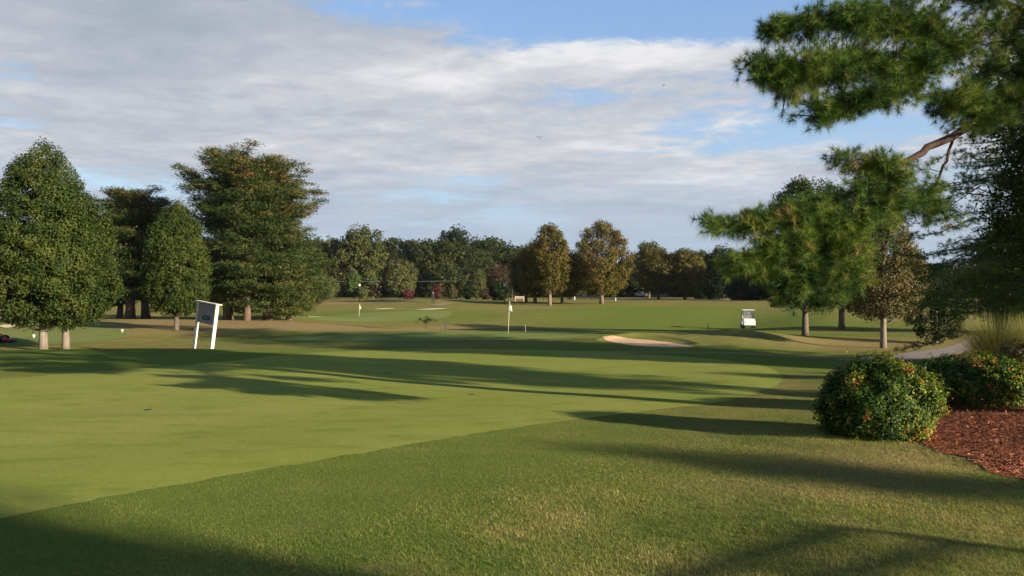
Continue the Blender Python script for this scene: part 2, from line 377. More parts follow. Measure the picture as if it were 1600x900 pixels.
sw = gauss(x, y, 6.5, 8.25, 1.3, .16, -0.62)*.6; soil = np.clip(soil+sw, 0, 1)
g = mesh('ground', np.stack([x, y, Z.ravel()], 1), faces, M['ground'], attrs={'lush': lush, 'dry': dry, 'coarse': coarse, 'soil': soil}, smooth=True)
tag(g, None, None, None, 'structure')

def smooth_loop(pts, n=6):
    p = np.array(pts, float); m = len(p); out = []
    for i in range(m):
        a, b, c, d = p[i-1], p[i], p[(i+1) % m], p[(i+2) % m]
        for t in np.linspace(0, 1, n, endpoint=False):
            out.append(.5*((2*b)+(-a+c)*t+(2*a-5*b+4*c-d)*t*t+(-a+3*b-3*c+d)*t**3))
    return np.array(out)
def inside(px, py, poly):
    r = np.zeros(px.shape, bool); n = len(poly); j = n-1
    for i in range(n):
        xi, yi = poly[i]; xj, yj = poly[j]
        c = ((yi > py) != (yj > py)) & (px < (xj-xi)*(py-yi)/(yj-yi+1e-12)+xi); r ^= c; j = i
    return r
def sheet(name, loop, mat, lift, step=.4, jit=0.0, dz=None):
    """outline draped on the ground as its own sheet"""
    lp = np.array(loop); seg = []
    for i in range(len(lp)):
        a, b = lp[i], lp[(i+1) % len(lp)]; k = max(1, int(np.linalg.norm(b-a)/step))
        for t in range(k): seg.append(a+(b-a)*t/k)
    seg = np.array(seg)
    if jit: seg = seg+rng.normal(size=seg.shape)*jit
    mn, mx = seg.min(0), seg.max(0)
    X, Y = np.meshgrid(np.arange(mn[0]+step/2, mx[0], step), np.arange(mn[1]+step/2, mx[1], step))
    q = np.stack([X.ravel(), Y.ravel()], 1); q = q[inside(q[:, 0], q[:, 1], seg)]
    allp = [Vector(p) for p in seg]+[Vector(p) for p in q]; ns = len(seg)
    vs, es, fs, *_ = delaunay_2d_cdt(allp, [(i, (i+1) % ns) for i in range(ns)], [], 1, 1e-5)
    vs = np.array([(v.x, v.y) for v in vs]); z = H(vs[:, 0], vs[:, 1])+lift
    if dz is not None: z = z+dz(vs[:, 0], vs[:, 1])
    o = mesh(name, np.column_stack([vs, z]), [tuple(f) for f in fs], mat, smooth=True)
    me = o.data
    if me.polygons and me.polygons[0].normal.z < 0: me.flip_normals()
    return tag(o, None, None, None, 'structure')
green_px = [(-260,860),(0,812),(200,772),(400,736),(600,702),(800,669),(950,650),(1050,638),(1140,626),(1205,606),(1222,588),(1190,572),(1100,560),(980,552),(850,547),(700,545),(590,547),(480,552),(380,562),(260,573),(120,583),(-60,597),(-300,622)]
green_w = smooth_loop([hit(*p) for p in green_px])
sheet('putting_green', green_w, M['green'], .006, .22, .028)
# collar strip of longer turf round the green
ctr = green_w.mean(0)
g2_px = [(425,530),(520,522),(640,519),(780,518),(880,519),(935,522),(900,527),(800,531),(640,534),(500,534)]
sheet('flag_green', smooth_loop([hit(*p) for p in g2_px]), M['green_far'], .012, .45)
g3 = [W(430,88), W(520,97), W(620,101), W(700,102), W(690,92), W(600,86), W(500,84)]
sheet('distant_green', smooth_loop(g3), M['green_far'], .015, .8)
sheet('left_tee_turf', smooth_loop([W(-60,52), W(40,57), W(150,59), W(200,52), W(120,47), W(0,46)]), M['green_far'], .012, .5)
b_px = [(7.0,39.3),(8.4,38.9),(9.3,39.5),(9.2,40.8),(8.4,43),(7.2,44.8),(5.8,45.4),(5.2,44.2),(5.7,41.8),(6.2,40.2)]
sheet('sand_bunker', smooth_loop(b_px), M['pink_sand'], .012, .3, .03)
for k, pts in enumerate([[W(36,62),W(80,64.5),W(92,63),W(60,60.5)], [W(478,88),W(500,90),W(512,89.5),W(492,87.6)],
                         [W(585,107),W(600,108.3),W(618,108),W(600,106.6)], [W(650,105),W(680,106.6),W(697,106),W(670,104.6)], [W(0,60),W(18,62),W(30,60),W(10,58)]]):
    sheet('sand_bunker', smooth_loop(pts), M['sand'], .02, .6)
def ribbon(name, cpts, w, mat, lift, step=.5, hgt=0):
    c = np.array(cpts, float); t = np.gradient(c, axis=0); t /= np.linalg.norm(t, axis=1)[:, None]; n = np.stack([-t[:, 1], t[:, 0]], 1)
    w = np.array(w if hasattr(w, '__len__') else [w]*len(c))[:, None]/2
    return sheet(name, np.concatenate([c+n*w, (c-n*w)[::-1]]), mat, lift, step)
def spl(pts, n=8):
    p = np.array(pts, float); t = np.linspace(0, len(p)-1, n*len(p)); i = np.arange(len(p))
    from_ = np.stack([np.interp(t, i, p[:, k]) for k in (0, 1)], 1)
    k = np.ones(5)/5; s = np.stack([np.convolve(np.pad(from_[:, j], 2, mode='edge'), k, mode='valid') for j in (0, 1)], 1); return s
ribbon('cart_path', spl([W(1330,31.5), W(1385,32.5), W(1440,35), W(1500,40), W(1540,48), W(1570,60), W(1640,72)]), 2.1, M['path'], .012, .4)
ribbon('road', spl([W(-300,165), W(300,166), W(560,168), W(800,160), W(1000,150), W(1250,146), W(1700,150)]), 3.6, M['asphalt'], .03, 2)
ribbon('car_park', spl([W(870,190), W(960,185), W(1060,185)]), 14, M['asphalt'], .05, 3)
ribbon('paved_pad', spl([W(682,112), W(692,115), W(702,116)]), 2.2, M['path'], .03, .8)
bed_px = [(1452,700),(1425,660),(1400,628),(1395,606),(1425,592),(1500,590),(1600,592),(1760,600),(2100,640),(2300,720),(1900,790),(1700,780),(1600,752),(1520,722)]
bed_w = smooth_loop([hit(*p) for p in bed_px]); sheet('mulch_bed', bed_w, M['mulch'], .012, .2, .035)

# hills on the horizon
def hills():
    xs = np.linspace(-4000, 4000, 240); rows = [(2300, 0), (2500, .6), (2750, 1), (3100, .7)]
    v = []
    for yy, k in rows:
        h = 34+20*np.sin(xs*.0013+1)+10*np.sin(xs*.0041)+6*np.sin(xs*.011+2)+70*np.exp(-((xs-1450)/700)**2)
        v.append(np.stack([xs, np.full_like(xs, yy)+60*np.sin(xs*.003), -4+k*h], 1))
    v = np.concatenate(v); n = len(xs); i = np.arange(4*n).reshape(4, n)
    f = np.stack([i[:-1, :-1], i[:-1, 1:], i[1:, 1:], i[1:, :-1]], -1).reshape(-1, 4)
    m, nt, N, L = nodes('wooded_hills'); P = turf_common(nt, N, L)
    finish(nt, mixc(nt, noise(nt, P, .02, 6, .7), (.018, .040, .030), (.045, .075, .055)), 1, spec=0)
    tag(mesh('hills', v, f, m, smooth=True), None, None, None, 'structure')
hills()

# ------------------------------------------------------------------ trees
def limb_path(p0, p1, n=6, sag=0.0, wob=.05):
    t = np.linspace(0, 1, n)[:, None]; p0 = np.array(p0, float); p1 = np.array(p1, float)
    p = p0+(p1-p0)*t; L = np.linalg.norm(p1-p0)
    p[:, 2] += (sag*np.sin(np.pi*t)*L)[:, 0]
    p[1:-1] += rng.normal(size=(n-2, 3))*wob*L/n
    return p
def crown_mesh(name, prof, h0, h1, mat, parent, n_clump, per, cr, leaf, lobes=.18, aspect=.7, gap=.0, flat=1.0, shell=.55, tintf=None, lean=(0,0), holes=None, jit=.9):
    """crown as clumps of small leaf faces; prof(t) = radius at height fraction t"""
    ph = rng.uniform(0, 6.28, 8); fr = rng.integers(2, 5, 4)
    t = rng.uniform(0, 1, n_clump*3); r = prof(t); keep = rng.uniform(size=len(t)) < (r/r.max())**1.0; t = t[keep][:n_clump]; r = prof(t)
    a = rng.uniform(0, 2*np.pi, len(t))
    lob = 1+lobes*(np.sin(fr[0]*a+ph[0]+5*t)*.6+np.sin(fr[1]*a+ph[1]-7*t)*.4+np.sin(9*t+ph[2]+fr[2]*a)*.5)
    s = shell+(1-shell)*rng.uniform(0, 1, len(t))**.6
    s = np.where(rng.uniform(size=len(t)) < .15, rng.uniform(.1, shell, len(t)), s)
    if gap:
        g = np.sin(3*a+ph[3]+11*t)+np.sin(5*a+ph[4]-17*t)+.6*np.sin(23*t+ph[5]+2*a); k = g > (-2.6+gap*2.2); t, r, a, lob, s = t[k], r[k], a[k], lob[k], s[k]
    rr = r*lob*s
    c = np.stack([rr*np.cos(a)+lean[0]*t, rr*np.sin(a)+lean[1]*t, h0+(h1-h0)*t], 1)
    c[:, 2] += rng.normal(size=len(t))*cr*.3
    n = len(c); size = rng.uniform(.6, 1.3, n)*cr
    o = rng.normal(size=(n, per, 3)); o = unit(o)*rng.uniform(.35, 1, (n, per, 1))**.7
    o[..., 2] *= flat
    pts = (c[:, None, :]+o*size[:, None, None]).reshape(-1, 3)
    out = unit(np.stack([c[:, 0], c[:, 1], (c[:, 2]-(h0+h1)*.45)*.6], 1))
    nr = (unit(o)*.8+out[:, None, :]*.7+np.array([0, 0, .25])).reshape(-1, 3)
    tint = np.repeat(rng.uniform(.05, .68, n), per)+rng.normal(size=n*per)*.06
    if tintf is not None: tint = tint+tintf(pts, h0, h1)
    v, f, tt = leaves(pts, nr, leaf, leaf*aspect, np.clip(tint, 0, 1), jit)
    return mesh(name, v, f, mat, parent, attrs={'tint': tt}), c
def trunk_mesh(parent, h, r, mat, clumps=None, fork=None, nl=14, lean=(0,0), flare=1.12, low=.35, limb_r=.35, name='trunk'):
    T = Tubes(); zs = np.linspace(-.25, h, 9)
    p = np.stack([lean[0]*np.clip(zs/h, 0, 1)+.03*h*.2*np.sin(zs*1.3), lean[1]*np.clip(zs/h, 0, 1)+.02*h*.2*np.cos(zs*1.7), zs], 1); p[:2, :2] = 0
    T.add(p, [r*flare*1.2, r*1.08, r*.95, r*.85, r*.72, r*.6, r*.45, r*.3, r*.12], 10)
    if clumps is not None:
        for k in rng.choice(len(clumps), min(nl, len(clumps)), replace=False):
            c = clumps[k]; hz_ = max(low*h, min(h*.95, c[2]-np.hypot(c[0], c[1])*rng.uniform(.3, .9)))
            i = np.interp(hz_, zs, np.arange(9)); base = [np.interp(hz_, zs, p[:, j]) for j in range(3)]
            rr = np.interp(hz_, zs, np.linspace(r, r*.2, 9))
            T.add(limb_path(base, c, 6, -.06, .25), [rr*limb_r*1.4, rr*.2, .012], 5, cap=False)
    return T.build(name, mat, parent)
ovoid = lambda w, p=.38: (lambda t: w*np.sqrt(np.clip(1-((t-p)/np.where(t < p, p+.04, 1-p+.01))**2, 0, 1)))
def teardrop(w): return lambda t: w*np.interp(t, [0, .06, .2, .4, .6, .8, .93, 1], [.35, .68, .95, 1, .86, .6, .33, .05])
def roundc(w): return lambda t: w*np.interp(t, [0, .1, .3, .5, .7, .87, .96, 1], [.5, .8, 1, 1, .9, .66, .38, .12])
def broad_tree(name, label, cat, px, d, ht, w, base, mat, bark, kind=roundc, tr=.2, n=500, per=45, cr=.55, leaf=.16, group=None, **kw):
    x0, y0 = W(px, d); t = thing(name, label, cat, (x0, y0, hz(x0, y0)), rng.uniform(0, 6), group)
    _, c = crown_mesh('crown', kind(w), base, ht, mat, t, n, per, cr, leaf, **kw)
    trunk_mesh(t, ht*.85, tr, bark, c, low=max(.12, base/ht*.9)); return t
def hgt(d, rows): return rows*d/F

# columnar pears on the left
redtop = lambda k: (lambda p, a, b: k*np.clip((p[:, 2]-a)/(b-a)-.5, 0, 1)*2)
sun_side = None
broad_tree('pear_tree', 'tallest dense egg-shaped green tree at the left edge, left trunk of the pair', 'tree', 68, 41.5, 10.8, 3.1, 1.4, M['pear'], M['bark_tan'], teardrop, .19, 900, 105, .46, .118, lobes=.12, gap=.35, shell=.74)
broad_tree('pear_tree', 'dense egg-shaped green tree touching the tallest left one, right trunk of the pair', 'tree', 103, 42.2, 8.4, 2.4, 1.45, M['pear'], M['bark_tan'], teardrop, .17, 720, 100, .46, .118, lobes=.12, gap=.35, shell=.74)
broad_tree('pear_tree', 'small pointed green tree with pale trunk behind the leaning sign', 'tree', 276, 55, 8.9, 2.2, 1.2, M['pear'], M['bark_tan'], teardrop, .15, 620, 90, .46, .13, lobes=.12, gap=.35, shell=.74)
broad_tree('pear_tree', 'small olive tree partly cut by the left edge of the picture', 'tree', 2, 76, 5.6, 2.2, 1.3, M['olive'], M['bark'], roundc, .14, 300, 45, .45, .17)

# layered white pines
def layered_pine(name, label, px, d, ht, w, base, mat, bark, prof, levels, per_level, tr, group=None, leafs=1.0, rz=None, warm_top=.25, ny=1.0):
    x0, y0 = W(px, d); t = thing(name, label, 'pine tree', (x0, y0, hz(x0, y0)), rng.uniform(0, 6) if rz is None else rz, group)
    T = Tubes(); zs = np.linspace(-.3, ht*.97, 10); T.add(np.stack([.15*np.sin(zs*.5), .15*np.cos(zs*.4)-.15, zs], 1), [tr*1.5, tr, tr*.9, tr*.8, tr*.65, tr*.5, tr*.35, .03], 10)
    C, D, S, Q = [], [], [], []
    for z in np.linspace(base, ht*.97, levels):
        f = (z-base)/(ht-base); rad = w*prof(f); m = max(3, int(per_level*(.4+.6*rad/w)))
        a0 = rng.uniform(0, 6.28)
        for k in range(m):
            a = a0+6.283*k/m+rng.normal()*.22; L = rad*rng.uniform(.45, 1.2); up = rng.uniform(-.06, .22)+.5*f*f
            zz = z+rng.normal()*.25; dirv = np.array([math.cos(a), math.sin(a)*ny, up])
            tip = np.array([0, 0, zz])+dirv*L; pth = limb_path((0, 0, zz-.15*L), tip, 6, -.05, .2)
            T.add(pth, [max(.02, tr*.22*(1-f*.6)), .012], 5, cap=False)
            for q in np.arange(.32, 1.02, .5/max(L, .7)):
                n_side = 2
                for sgn in (-1, 0, 1):
                    side = np.array([-math.sin(a), math.cos(a), 0])*sgn*(1.05-q*.55)*L*.30
                    c = np.array([np.interp(q, np.linspace(0, 1, 6), pth[:, j]) for j in range(3)])+side+rng.normal(size=3)*[.15, .15, .07]
                    C.append(c); D.append(unit(dirv*[1, 1, .2]+side*.5)); S.append(rng.uniform(.75, 1.25)); Q.append(f)
    C = np.array(C); D = np.array(D); S = np.array(S); Q = np.array(Q); n = len(C); per = 54
    o = rng.normal(size=(n, per, 3))*[.34, .34, .12]*S[:, None, None]*leafs
    pts = (C[:, None]+o).reshape(-1, 3)
    ax = (np.repeat(D[:, None], per, 1)+unit(o)*.9+np.array([0, 0, .35])).reshape(-1, 3)
    nr = rng.normal(size=ax.shape)*.5+np.array([0, 0, 1.0])
    tint = np.repeat(rng.uniform(.1, .7, n)+warm_top*np.clip(Q-.5, 0, 1)*3*(rng.uniform(0, 1, n) > .55), per)+rng.normal(size=n*per)*.1  # rusty tint on upper clumps paints warm light onto the crown tops
    v, f, tt = leaves(pts, nr, .30*leafs, .075*leafs, np.clip(tint, 0, 1), .5, axis=ax)
    mesh('crown', v, f, mat, t, attrs={'tint': tt})
    T.build('trunk', bark, t); return t
bigp = lambda f: float(np.interp(f, [0, .15, .4, .6, .8, .93, 1], [.95, 1.0, .97, .95, .88, .7, .4]))
midp = lambda f: float(np.interp(f, [0, .3, .6, .85, 1], [.8, 1, .9, .6, .15]))
layered_pine('white_pine', 'tall layered pine with warm-lit tint on top, left trunk of the big pine clump', 357, 72, 15.2, 4.3, 2.4, M['pine'], M['bark_pine'], bigp, 13, 9, .36)
layered_pine('white_pine', 'middle pine of the big clump with a reddish branching trunk', 386, 70, 14.2, 3.8, 3.0, M['pine'], M['bark_red'], bigp, 12, 8, .25)
layered_pine('white_pine', 'broad right pine of the big clump with limbs drooping over the grass', 418, 73, 14.2, 5.2, 1.7, M['pine'], M['bark_pine'], bigp, 14, 10, .36)
layered_pine('white_pine', 'lower pine spreading at the right foot of the big clump', 452, 80, 8.6, 4.2, 1.2, M['pine'], M['bark_pine'], midp, 10, 9, .28, warm_top=.05)
layered_pine('white_pine', 'pine with warm-lit tint on top, left of the pointed tree, left trunk of two', 203, 77, 12.2, 3.8, 3.2, M['pine'], M['bark_pine'], bigp, 12, 9, .4)
layered_pine('white_pine', 'pine with warm-lit tint on top, just left of the pointed tree, right trunk of two', 228, 79, 12.0, 4.0, 3.0, M['pine'], M['bark_pine'], bigp, 12, 9, .36)
layered_pine('white_pine', 'low spreading pine behind the left pair of trunks', 187, 84, 7.5, 3.4, 2.0, M['pine'], M['bark_red'], midp, 8, 8, .3)

# autumn oaks in the middle
ok = dict(kind=roundc, per=42, lobes=.22, gap=.35)
broad_tree('oak_tree', 'tallest golden-brown oak with pale trunk right of the white flag', 'tree', 859, 112, 11.8, 2.5, 1.9, M['oak'], M['bark_tan'], tr=.24, n=480, cr=.62, leaf=.24, kind=ovoid and roundc, per=42, lobes=.26, gap=.35)
broad_tree('oak_tree', 'olive-brown oak leaning right beside the tallest golden oak', 'tree', 878, 117, 7.9, 3.3, 1.5, M['oak'], M['bark_tan'], tr=.2, n=420, cr=.6, leaf=.24, per=42, lobes=.2, gap=.2)
broad_tree('oak_tree', 'rusty brown oak left of the tallest golden oak', 'tree', 836, 118, 9.3, 2.6, 1.5, M['oak'], M['bark'], tr=.26, n=400, cr=.6, leaf=.24, per=42, lobes=.22, gap=.2)
broad_tree('oak_tree', 'dark brown low oak at the left end of the oak group', 'tree', 822, 124, 7.6, 2.9, 1.6, M['brown'], M['bark'], tr=.22, n=360, cr=.6, leaf=.24, per=42)
broad_tree('oak_tree', 'lone broad golden oak with dark trunk in the middle of the course', 'tree', 940, 114, 11.9, 3.75, 1.7, M['oak'], M['bark'], tr=.28, n=620, cr=.66, leaf=.25, per=42, lobes=.24, gap=.45)
broad_tree('oak_tree', 'left of the twin rounded olive-brown oaks near the far path', 'tree', 1029, 148, 9.2, 3.7, 1.5, M['oak'], M['bark'], tr=.26, n=430, cr=.7, leaf=.3, per=40, lobes=.2)
broad_tree('oak_tree', 'right of the twin rounded olive-brown oaks near the far path', 'tree', 1070, 146, 9.3, 3.9, 1.2, M['oak'], M['bark'], tr=.26, n=430, cr=.7, leaf=.3, per=40, lobes=.2)
broad_tree('oak_tree', 'pale green oak showing above the left twin oak', 'tree', 1014, 172, 12.2, 4.0, 2.5, M['olive'], M['bark'], tr=.26, n=380, cr=.8, leaf=.36, per=36, lobes=.25, gap=.3)
# right-hand lawn trees
broad_tree('lawn_tree', 'dark round-headed tree with a straight trunk right of the golf cart', 'tree', 1258, 52, 10.3, 3.0, 2.0, M['pear'], M['bark'], roundc, .19, 560, 85, .56, .15, gap=.3)
broad_tree('lawn_tree', 'shaded tree with a forked dark trunk between the two clear trunks on the right', 'tree', 1315, 62, 9.0, 3.1, 1.8, M['pear'], M['bark'], roundc, .22, 480, 80, .56, .16, gap=.3)
broad_tree('lawn_tree', 'brown-leaved tree with open twiggy crown beside the cart path', 'tree', 1380, 42, 7.7, 2.1, 1.7, M['brown'], M['bark_tan'], teardrop, .15, 640, 50, .36, .105, lobes=.2, gap=.4)

# small trees and shrubs of the middle distance
def small(name, label, cat, px, d, ht, w, base, mat, n=160, per=36, cr=None, leaf=None, kind=roundc, tr=.08, **kw):
    return broad_tree(name, label, cat, px, d, ht, w, base, mat, M['bark'], kind, tr, n, per, cr or w*.22, leaf or max(.10, w*.085), **kw)
small('round_tree', 'pale olive round tree standing out before the far wood, right of the left lamp', 'tree', 625, 160, 8.0, 3.3, 1.0, M['olive'], 420, 38, .6, .3)
small('round_tree', 'small olive tree on the slope right of the big pine clump', 'tree', 504, 128, 4.6, 2.4, 1.0, M['olive'], 260, 38, .45, .22)
small('young_tree', 'narrow bright green young tree left of the left lamp', 'tree', 553, 162, 5.6, 1.4, .9, M['lightgreen'], 200, 34, .4, .24)
small('conifer', 'thin pointed conifer left of the right lamp, before the far wood', 'tree', 748, 158, 6.0, 1.5, .3, M['olive'], 220, 34, .4, .22, kind=teardrop)
small('red_shrub', 'red autumn shrub under the pale olive round tree', 'shrub', 638, 158, 1.8, 1.2, .1, M['red'], 90, 34, .3, .2)
small('red_shrub', 'red rounded shrub just right of the dark figure', 'shrub', 683, 156, 2.8, 1.0, .2, M['red'], 90, 34, .32, .2)
small('dark_shrub', 'purplish dark shrub between the figure and the thin conifer', 'shrub', 708, 156, 2.4, .9, .1, M['brown'], 90, 34, .3, .2)
small('dark_shrub', 'blackish leaning shrub beside the thin conifer', 'shrub', 731, 156, 2.9, .8, .1, M['dark'], 90, 34, .3, .2)
small('yellow_shrub', 'yellow-green low shrub right of the left lamp', 'shrub', 570, 160, 2.6, 1.4, .1, M['olive'], 110, 34, .35, .22)
small('rusty_tree', 'small rusty tree between yellow shrub and pale round tree', 'tree', 583, 160, 2.9, .8, .8, M['rust'], 70, 34, .3, .2)
small('rusty_shrub', 'orange low shrub left of the right lamp', 'shrub', 760, 152, 2.2, 1.1, .1, M['rust'], 80, 34, .3, .2)
small('dark_bush', 'big black-green bush directly behind the right lamp', 'bush', 780, 140, 3.4, 1.7, .1, M['dark'], 200, 36, .45, .24)
small('sapling', 'tiny broad-topped brown sapling on a thin stem left of the white post', 'sapling', 665, 70, 1.2, .95, .8, M['brown'], 22, 16, .2, .09, tr=.02)
small('bare_tree', 'half-bare reddish tree with pale branches above the right lamp', 'tree', 792, 168, 8.6, 3.0, 3.0, M['rust'], 110, 30, .5, .22)
small('red_maple', 'dull reddish maple left of the half-bare tree', 'tree', 773, 172, 7.0, 2.1, 1.6, M['rust'], 170, 34, .5, .3)
# evergreens right of the utility pole
for px, d, h_, w_, lab in [(1158,140,7.6,3.0,'blackish evergreen just right of the timber utility pole'), (1186,136,8.8,3.2,'dark evergreen behind the golf cart, second from the utility pole'), (1218,132,9.6,3.4,'dark evergreen left of the round-headed lawn tree'), (1118,150,7.4,2.5,'dark green cedar just left of the timber utility pole'), (1098,158,6.6,2.0,'small dark cedar beside the right twin oak')]:
    small('evergreen_tree', lab, 'evergreen', px, d, h_, w_, .1, M['dark'], 420, 38, .55, .28, kind=teardrop, tr=.2)
# the far wood: two dozen trees of the front row as individuals
wp = []
for k, (w_, h_) in enumerate([(5.2, 13.6), (5.8, 12.6), (4.6, 14.4), (6.0, 12.2)]):
    t = thing('woodland_tree', 'x', 'tree', (0, 0, 0)); _, c = crown_mesh('crown', roundc(w_), .6, h_, M['wood'], t, 300, 36, 1.15, .5, lobes=.28, gap=.25)
    trunk_mesh(t, h_*.85, .32, M['bark'], c, nl=8, low=.15); wp.append(t)
front = [(470,196,'behind the lower right pine of the big clump'),(492,205,'between the big pine clump and the small olive tree'),(516,200,'above the small olive tree right of the pine clump'),
 (540,210,'above the bright green young tree'),(566,198,'directly above the left lamp'),(590,206,'between the left lamp and the pale round tree'),
 (612,212,'showing behind the left half of the pale round tree'),(640,200,'rising over the right half of the pale round tree'),(662,208,'between the pale round tree and the dark figure'),
 (688,198,'above the red shrub next to the figure'),(710,207,'above the purplish shrub'),(734,200,'left behind the thin conifer'),(757,210,'right behind the thin conifer'),
 (806,206,'right of the half-bare tree'),(900,205,'in the gap between the golden oaks'),(975,214,'between the lone oak and the twin oaks'),
 (1000,212,'left behind the twin oaks'),(1098,205,'behind the small cedar by the twin oaks'),(1128,190,'behind the timber utility pole'),(1160,200,'above the blackish evergreens'),
 (1205,190,'beyond the evergreens left of the lawn trees'),(1250,185,'beyond the dark lawn tree trunk'),(1300,190,'beyond the forked lawn tree'),(1355,180,'beyond the brown-leaved tree on its left'),(1420,185,'beyond the brown-leaved tree on its right'),
 (20,190,'at the far left edge behind the small olive tree'),(130,200,'behind the pair of egg-shaped trees'),(260,205,'behind the two pines with warm-lit tint on top'),(320,198,'between the pointed tree and the big pine clump')]
adj = ['dark green broad', 'deep green tall', 'dull olive rounded', 'shadowy green spreading']
used = set()
for i, (px, d, lab) in enumerate(front):
    k = i % 4; o = wp[k] if k not in used else copy_tree(wp[k]); used.add(k)
    x0, y0 = W(px, d); o.location = (x0, y0, hz(x0, y0)-.2); o.rotation_euler.z = rng.uniform(0, 6.28)
    s = rng.uniform(.8, 1.16)*(1.06 if px < 820 else .74 if px < 1010 else .8); o.scale = (s, s, s*rng.uniform(.95, 1.08))
    o['label'] = adj[k]+' woodland tree '+lab; o['group'] = 'front trees of the far wood'
def woods():
    V, Fc, T, n0 = [], [], [], 0
    for px in np.arange(-120, 1760, 13):
        for r_ in range(2):
            if 940 < px < 1000 and r_: continue
            d = 222+r_*22+rng.uniform(-8, 8); xx, yy = W(px+rng.uniform(-8, 8), d)
            h_ = (15.2 if px < 830 else 11.5)*rng.uniform(.85, 1.08); w_ = rng.uniform(4, 6); n = 90; per = 14
            if 800 < px < 1010: h_ *= .85
            if px > 1420: h_ *= .7
            t = rng.uniform(0, 1, n); a = rng.uniform(0, 6.28, n); rr = roundc(w_)(t)*rng.uniform(.6, 1.1, n)
            c = np.stack([xx+rr*np.cos(a), yy+rr*np.sin(a), hz(xx, yy)+.3+h_*t], 1)
            o = unit(rng.normal(size=(n, per, 3)))*rng.uniform(.4, 1.4, (n, per, 1))
            p = (c[:, None]+o).reshape(-1, 3); nr = (o+np.array([.3, -.6, .6])).reshape(-1, 3)
            v, f, tt = leaves(p, nr, .85, .6, np.clip(np.repeat(rng.uniform(.1, .6, n), per)+rng.uniform(-.1, .1)+rng.normal(size=n*per)*.1, 0, 1))
            V.append(v); Fc.append(f+n0); T.append(tt); n0 += len(v)
    o = mesh('distant_woods', np.concatenate(V), np.concatenate(Fc), M['wood'], attrs={'tint': np.concatenate(T)})
    tag(o, 'dense dark green wood behind the golf course', 'woods', None, 'stuff')
woods()

